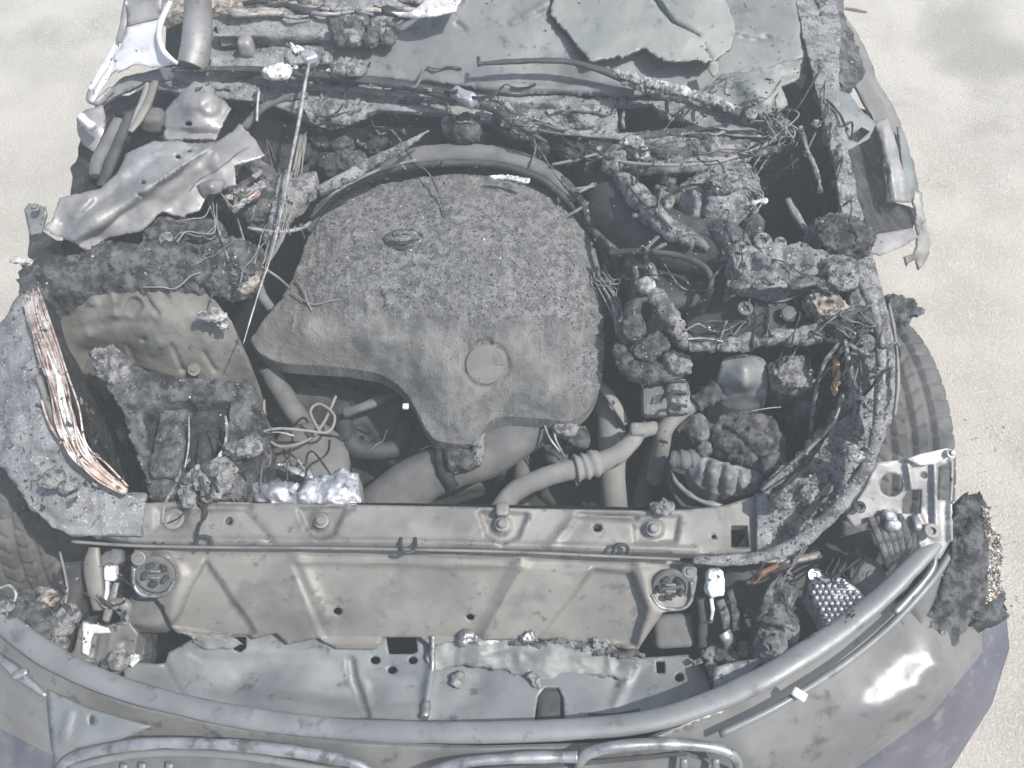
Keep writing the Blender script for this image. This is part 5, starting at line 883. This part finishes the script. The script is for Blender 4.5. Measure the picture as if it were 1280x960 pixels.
surf('wing_fold', tw, 'steel_blue', [(1020, 90, .90), (1050, 95, .895), (1066, 120, .88), (1082, 142, .865), (1096, 155, .85), (1088, 172, .85), (1060, 188, .86), (1052, 160, .875), (1030, 130, .89)], (), [('c', 1057, 161, 4, 3), [(1060, 172), (1078, 158), (1088, 164), (1072, 178)]], step=4, thick=.003, warp=.004, wfreq=18, jag=.7)
surf('inner_panel', car, 'char_dark', [(1048, 130, .81), (1095, 140, .77), (1104, 185, .75), (1108, 250, .72), (1145, 262, .70), (1140, 290, .70), (1088, 294, .78), (1072, 250, .82)], step=7, thick=.003, warp=.004, wfreq=10)  # dark colour stands in for the shade in the wing cavity
surf('wing_base', tw, 'debris_sheet', [(1086, 296, .78), (1100, 292, .77), (1140, 285, .74), (1148, 296, .73), (1130, 308, .735), (1100, 320, .75), (1090, 316, .77)], step=4, thick=.003, warp=.003, wfreq=25)
surf('torn_flap', tw, 'steel', [(1138, 238, .74), (1152, 242, .735), (1157, 280, .71), (1163, 305, .69), (1158, 325, .67), (1148, 338, .66), (1144, 326, .67), (1134, 332, .665), (1130, 320, .675), (1142, 318, .68), (1146, 290, .70)], step=3.5, thick=.003, jag=1, warp=.004, wfreq=20)
for x, y in ((1042, 130), (1030, 145), (1020, 155), (1046, 230), (1052, 190)): lump('rail_scale', rail_r, 'ash_mix', (x, y, .905), (6, 4, 3), .9, 6, .004, 80, (0, 0, x % 90), 'crust')
tube('rail_crack', rail_r, 'char_pale', [(1000, 160, .90), (1010, 190, .90), (1020, 215, .895), (1025, 240, .89)], 3, 8, .003, 80)
lump('char_tuft', car, 'char', (1122, 388, .80), (24, 12, 12), .9, 12, .012, 60, (0, 0, -10), 'crust')

# ------------------------------------------------------------------ loose char, ash and grit
def gather():
    VV = []; FF = []; b = 0
    for o in list(S.collection.objects):
        if o.type != 'MESH' or o.name == 'ground': continue
        n = len(o.data.vertices); a = np.empty(n * 3); o.data.vertices.foreach_get('co', a); VV.append(a.reshape(-1, 3) + ORG[o.name])
        FF += [[i + b for i in p.vertices] for p in o.data.polygons]; b += n
    return BVHTree.FromPolygons([tuple(v) for v in np.vstack(VV)], FF)
TREE = gather()
ICO = None
def ico():
    t = (1 + 5 ** .5) / 2
    v = np.array([(-1, t, 0), (1, t, 0), (-1, -t, 0), (1, -t, 0), (0, -1, t), (0, 1, t), (0, -1, -t), (0, 1, -t), (t, 0, -1), (t, 0, 1), (-t, 0, -1), (-t, 0, 1)], float); v /= np.linalg.norm(v[0])
    f = [(0, 11, 5), (0, 5, 1), (0, 1, 7), (0, 7, 10), (0, 10, 11), (1, 5, 9), (5, 11, 4), (11, 10, 2), (10, 7, 6), (7, 1, 8), (3, 9, 4), (3, 4, 2), (3, 2, 6), (3, 6, 8), (3, 8, 9), (4, 9, 5), (2, 4, 11), (6, 2, 10), (8, 6, 7), (9, 8, 1)]
    return v, f
IV, IF = ico()
def crumbs(name, mat_, poly, count, smin, smax, seed, lab, cat='char', zmin=.55, on_ground=False, parent=None, avoid=()):
    rg = np.random.default_rng(seed); poly = np.array(poly, float); lo, hi = poly.min(0), poly.max(0); VV = []; FF = []; b = 0; n = 0; tries = 0
    while n < count and tries < count * 6:
        tries += 1; q = rg.uniform(lo, hi)
        if not inside(q[None], poly)[0] or any(inside(q[None], a)[0] for a in avoid): continue
        p = at(q[0], q[1], .0 if on_ground else .9)
        if not on_ground:
            d = Vector(p - CAM).normalized(); hit = TREE.ray_cast(Vector(CAM), d)
            if hit[0] is None or hit[0].z < zmin or hit[1].z < -.9: 
                continue
            nn = hit[1] if hit[1].dot(d) < 0 else -hit[1]
            if nn.z < .25: continue
            p = np.array(hit[0])
        s = smin * (smax / smin) ** (rg.random() ** 2.2)
        v = IV * (s * rg.uniform(.55, 1.25, (12, 1))) * rg.uniform(.6, 1.2, 3) * np.array([1, 1, .7]); p = p + np.array([0, 0, s * .25])
        VV.append(v + p); FF += [tuple(i + b for i in f) for f in IF]; b += 12; n += 1
    if VV: return link(name, np.vstack(VV), FF, mat_, parent, False, None, kind='stuff', label=lab, **({} if parent is not None else {'cat': cat}))
AV = [[(300, 360), (400, 370), (760, 395), (770, 640), (430, 640), (300, 460)], [(400, 95), (560, 0), (1000, -50), (1003, 80), (880, 118), (600, 118)], [(55, 320), (60, 180), (200, 95), (340, 160), (300, 300)], [(60, 350), (310, 350), (310, 470), (60, 480)], [(100, 620), (950, 615), (950, 700), (100, 700)], [(890, 440), (1010, 440), (1010, 640), (830, 640)], [(490, 180), (740, 180), (760, 260), (600, 215), (480, 235)]]
crumbs('char_crumbs', 'crust_ash', CR, 3200, .0008, .0024, 11, 'fine crumbs crusting the engine cover', zmin=.7, parent=cover)
crumbs('ash_crumbs', 'char_pale', [(395, 250), (650, 222), (740, 330), (745, 395), (480, 385), (375, 360)], 1200, .0008, .0022, 12, 'pale crumbs crusting the engine cover', zmin=.7, parent=cover)
crumbs('char_crumbs', 'char', [(0, 60), (1060, 20), (1120, 420), (1090, 600), (960, 690), (760, 640), (20, 640)], 1000, .001, .0035, 13, 'loose black char crumbs scattered over the engine bay', 'char', .5, avoid=AV)
crumbs('ash_crumbs', 'white_ash', [(60, 60), (1060, 20), (1120, 420), (1090, 600), (960, 690), (20, 640)], 450, .0008, .0026, 14, 'loose white ash flecks scattered over the engine bay', 'ash', .5, avoid=AV)
crumbs('ash_crumbs', 'char_pale', [(950, 640), (1060, 420), (1125, 420), (1110, 560), (1000, 690)], 700, .001, .0045, 15, 'pale ash crumbs along the right wing rail', zmin=.6, parent=rail_r)
for m_, n_, sd_ in (('foam_orange', 40, 31), ('white_ash', 200, 32), ('scorched', 300, 33)): crumbs('foam_crumbs', m_, [(1226, 630), (1250, 650), (1260, 735), (1232, 755), (1236, 690)], n_, .001, .004, sd_, 'crumbling foam along the charred bumper corner', zmin=.3, parent=cb)
crumbs('gravel', 'ground', [(1060, 0), (1400, 0), (1500, 900), (1260, 900), (1200, 560), (1150, 330)], 3000, .001, .003, 17, 'fine pale gravel on the ground right of the car', 'gravel', on_ground=True)
crumbs('gravel', 'ground', [(-300, 0), (150, 0), (100, 130), (30, 260), (0, 420), (-300, 500)], 1200, .001, .003, 18, 'fine pale gravel on the ground left of the car', 'gravel', on_ground=True)
tube('twig', None, 'twig', [(1056, 10, .006), (1070, 12, .008), (1084, 15, .006)], [1.2, 1.4, 1], 6, label='thin brown twig on the ground at the top right', cat='twig')

# flakes of ash and curled soot
def flakes(name, mat_, poly, count, smin, smax, seed, lab, parent=None, avoid=(), cat='ash'):
    rg = np.random.default_rng(seed); poly = np.array(poly, float); lo, hi = poly.min(0), poly.max(0); VV = []; FF = []; b = 0; n = 0; tries = 0
    while n < count and tries < count * 6:
        tries += 1; q = rg.uniform(lo, hi)
        if not inside(q[None], poly)[0] or any(inside(q[None], a)[0] for a in avoid): continue
        d = Vector(at(q[0], q[1], .9) - CAM).normalized(); hit = TREE.ray_cast(Vector(CAM), d)
        if hit[0] is None or hit[0].z < .5: continue
        nn = np.array(hit[1] if hit[1].dot(d) < 0 else -hit[1]) + rg.normal(0, .35, 3); nn /= np.linalg.norm(nn)
        u = np.cross(nn, rg.normal(0, 1, 3)); u /= np.linalg.norm(u); v = np.cross(nn, u)
        s = smin * (smax / smin) ** (rg.random() ** 1.8); k = int(rg.integers(5, 8)); a = np.sort(rg.uniform(0, 6.283, k)); r = s * rg.uniform(.45, 1.15, k); el = rg.uniform(.35, 1)
        ring = (r * np.cos(a))[:, None] * u + (el * r * np.sin(a))[:, None] * v + (s * rg.uniform(-.2, .45, k))[:, None] * nn
        P = np.array(hit[0]) + nn * s * .22; top = np.vstack([P + ring, P[None]]); bot = top - nn * .0007
        VV += [top, bot]; m = k + 1
        for i in range(k):
            j = (i + 1) % k; FF += [(b + i, b + j, b + k), (b + m + j, b + m + i, b + m + k), (b + j, b + i, b + m + i, b + m + j)]
        b += 2 * m; n += 1
    return link(name, np.vstack(VV), FF, mat_, parent, False, None, kind='stuff', label=lab, **({} if parent is not None else {'cat': cat}))
BAY = [(30, 330), (100, 130), (230, 84), (1000, 80), (1060, 200), (1120, 420), (1100, 560), (960, 690), (860, 640), (20, 640)]
AVF = [AV[0], AV[1], AV[2], AV[3], AV[4], CR, [(860, 435), (1020, 435), (1010, 640), (830, 640)], [(740, 200), (830, 290), (930, 330), (1040, 345), (1030, 425), (860, 425), (760, 320)], [(165, 490), (300, 490), (290, 615), (185, 615)]]
flakes('soot_flakes', 'char', BAY, 900, .002, .011, 51, 'curled dark soot flakes strewn over the burnt engine bay', avoid=AVF)
flakes('ash_flakes', 'char_pale', BAY, 420, .002, .010, 52, 'curled pale ash flakes strewn over the burnt engine bay', avoid=AVF)
flakes('ash_flakes', 'char_pale', [(0, 690), (180, 690), (180, 830), (90, 830), (0, 770)], 90, .002, .009, 53, 'pale ash flakes in the left headlight bay')
flakes('ash_flakes', 'melt_plastic', [(880, 690), (1110, 670), (1060, 780), (900, 850)], 120, .002, .010, 54, 'dark plastic flakes in the right headlight bay')
flakes('ash_flakes', 'glass_grey', [(400, 90), (480, 40), (560, 5), (700, -10), (1000, 0), (1000, 80), (900, 130), (600, 120)], 110, .0015, .006, 55, 'small glass crumbs on the collapsed windscreen')

# burnt wires draped over whatever lies below them
def drape(x, y):
    d = Vector(at(x, y, .9) - CAM).normalized(); h = TREE.ray_cast(Vector(CAM), d); return None if h[0] is None or h[0].z < .5 else np.array(h[0])
def wires(region, count, seed, ang, length, mats, rmin=.0009, rmax=.0026):
    rg = np.random.default_rng(seed); poly = np.array(region, float); lo, hi = poly.min(0), poly.max(0); n = 0; tries = 0
    while n < count and tries < count * 12:
        tries += 1; q = rg.uniform(lo, hi)
        if not inside(q[None], poly)[0]: continue
        t = math.radians(rg.normal(*ang)); L = rg.uniform(*length); k = 7; P = []; cur = q.copy()
        for i in range(k):
            p = drape(*cur)
            if p is not None: P.append(p + np.array([0, 0, rg.uniform(.001, .008)]))
            t += rg.normal(0, .28); cur = cur + np.array([math.cos(t), math.sin(t)]) * L / k
        if len(P) < 5: continue
        P = np.array(P); z = P[:, 2].copy()
        for _ in range(2): z[1:-1] = np.maximum(z[1:-1], (z[:-2] + z[2:]) / 2)
        if np.abs(np.diff(z)).max() > .05: continue
        P[:, 2] = z; r = rg.uniform(rmin, rmax); C = catmull(P, 5)
        V, F = tube_mesh(C, r * (1 + .25 * vnoise(C * 90, seed)), 6, r * .35, 200, seed + n)
        link('burnt_wire', V, F, mats[int(rg.integers(len(mats)))], car); n += 1
DK = ['char_dark', 'char', 'char_dark', 'char_pale', 'dusty_rubber']
wires([(770, 290), (900, 290), (1060, 380), (1040, 420), (860, 425), (770, 440)], 24, 61, (40, 50), (40, 100), DK, .0008, .002)
wires([(320, 95), (980, 125), (970, 205), (700, 200), (400, 165)], 26, 62, (5, 14), (60, 170), DK)
wires([(290, 170), (400, 170), (390, 300), (300, 420), (240, 380)], 16, 63, (105, 30), (50, 130), ['hose_dust', 'char_pale', 'dusty_rubber', 'char'], .0007, .0018)
wires([(130, 440), (320, 470), (310, 620), (190, 620)], 5, 64, (90, 50), (40, 110), DK)
wires([(330, 470), (520, 490), (540, 600), (330, 600)], 7, 65, (20, 60), (50, 110), ['dusty_rubber', 'char_dark', 'char'], .0008, .0018)
wires([(895, 700), (1060, 690), (1010, 760), (910, 800)], 12, 66, (80, 40), (25, 50), DK)
wires([(1040, 330), (1115, 400), (1110, 540), (960, 680), (1000, 600), (1060, 480)], 12, 67, (110, 25), (60, 150), DK)
wires([(50, 740), (160, 700), (160, 780), (90, 780)], 8, 68, (70, 50), (20, 45), DK)
wires([(780, 170), (960, 170), (950, 280), (780, 290)], 10, 69, (20, 50), (40, 110), DK)
wires([(1000, 100), (1050, 120), (1060, 300), (1040, 300)], 8, 70, (85, 15), (50, 110), DK)

# ------------------------------------------------------------------ added thin volume that lifts the darks like lens glare
def veil_box():
    x0, x1, y0, y1, z0, z1 = -13, 13, -13, 13.6, -1.0, 1.95
    V = [(x, y, z) for z in (z0, z1) for x, y in ((x0, y0), (x1, y0), (x1, y1), (x0, y1))]
    F = [(3, 2, 1, 0), (4, 5, 6, 7), (0, 1, 5, 4), (1, 2, 6, 5), (2, 3, 7, 6), (3, 0, 4, 7)]
    m = bpy.data.materials.new('glare_veil'); m.use_nodes = True; N = m.node_tree.nodes; N.clear()
    o = N.new('ShaderNodeOutputMaterial'); v = N.new('ShaderNodeVolumePrincipled'); m.node_tree.links.new(v.outputs[0], o.inputs['Volume'])
    v.inputs['Color'].default_value = (.89, .96, .97, 1); v.inputs['Density'].default_value = VEIL; v.inputs['Anisotropy'].default_value = 0.0
    M['glare_veil'] = m
    link('glare_veil', V, F, 'glare_veil', None, False, None, kind='stuff', label='added thin volume imitating a veil of lens glare over the burnt car', cat='glare_veil')
veil_box()
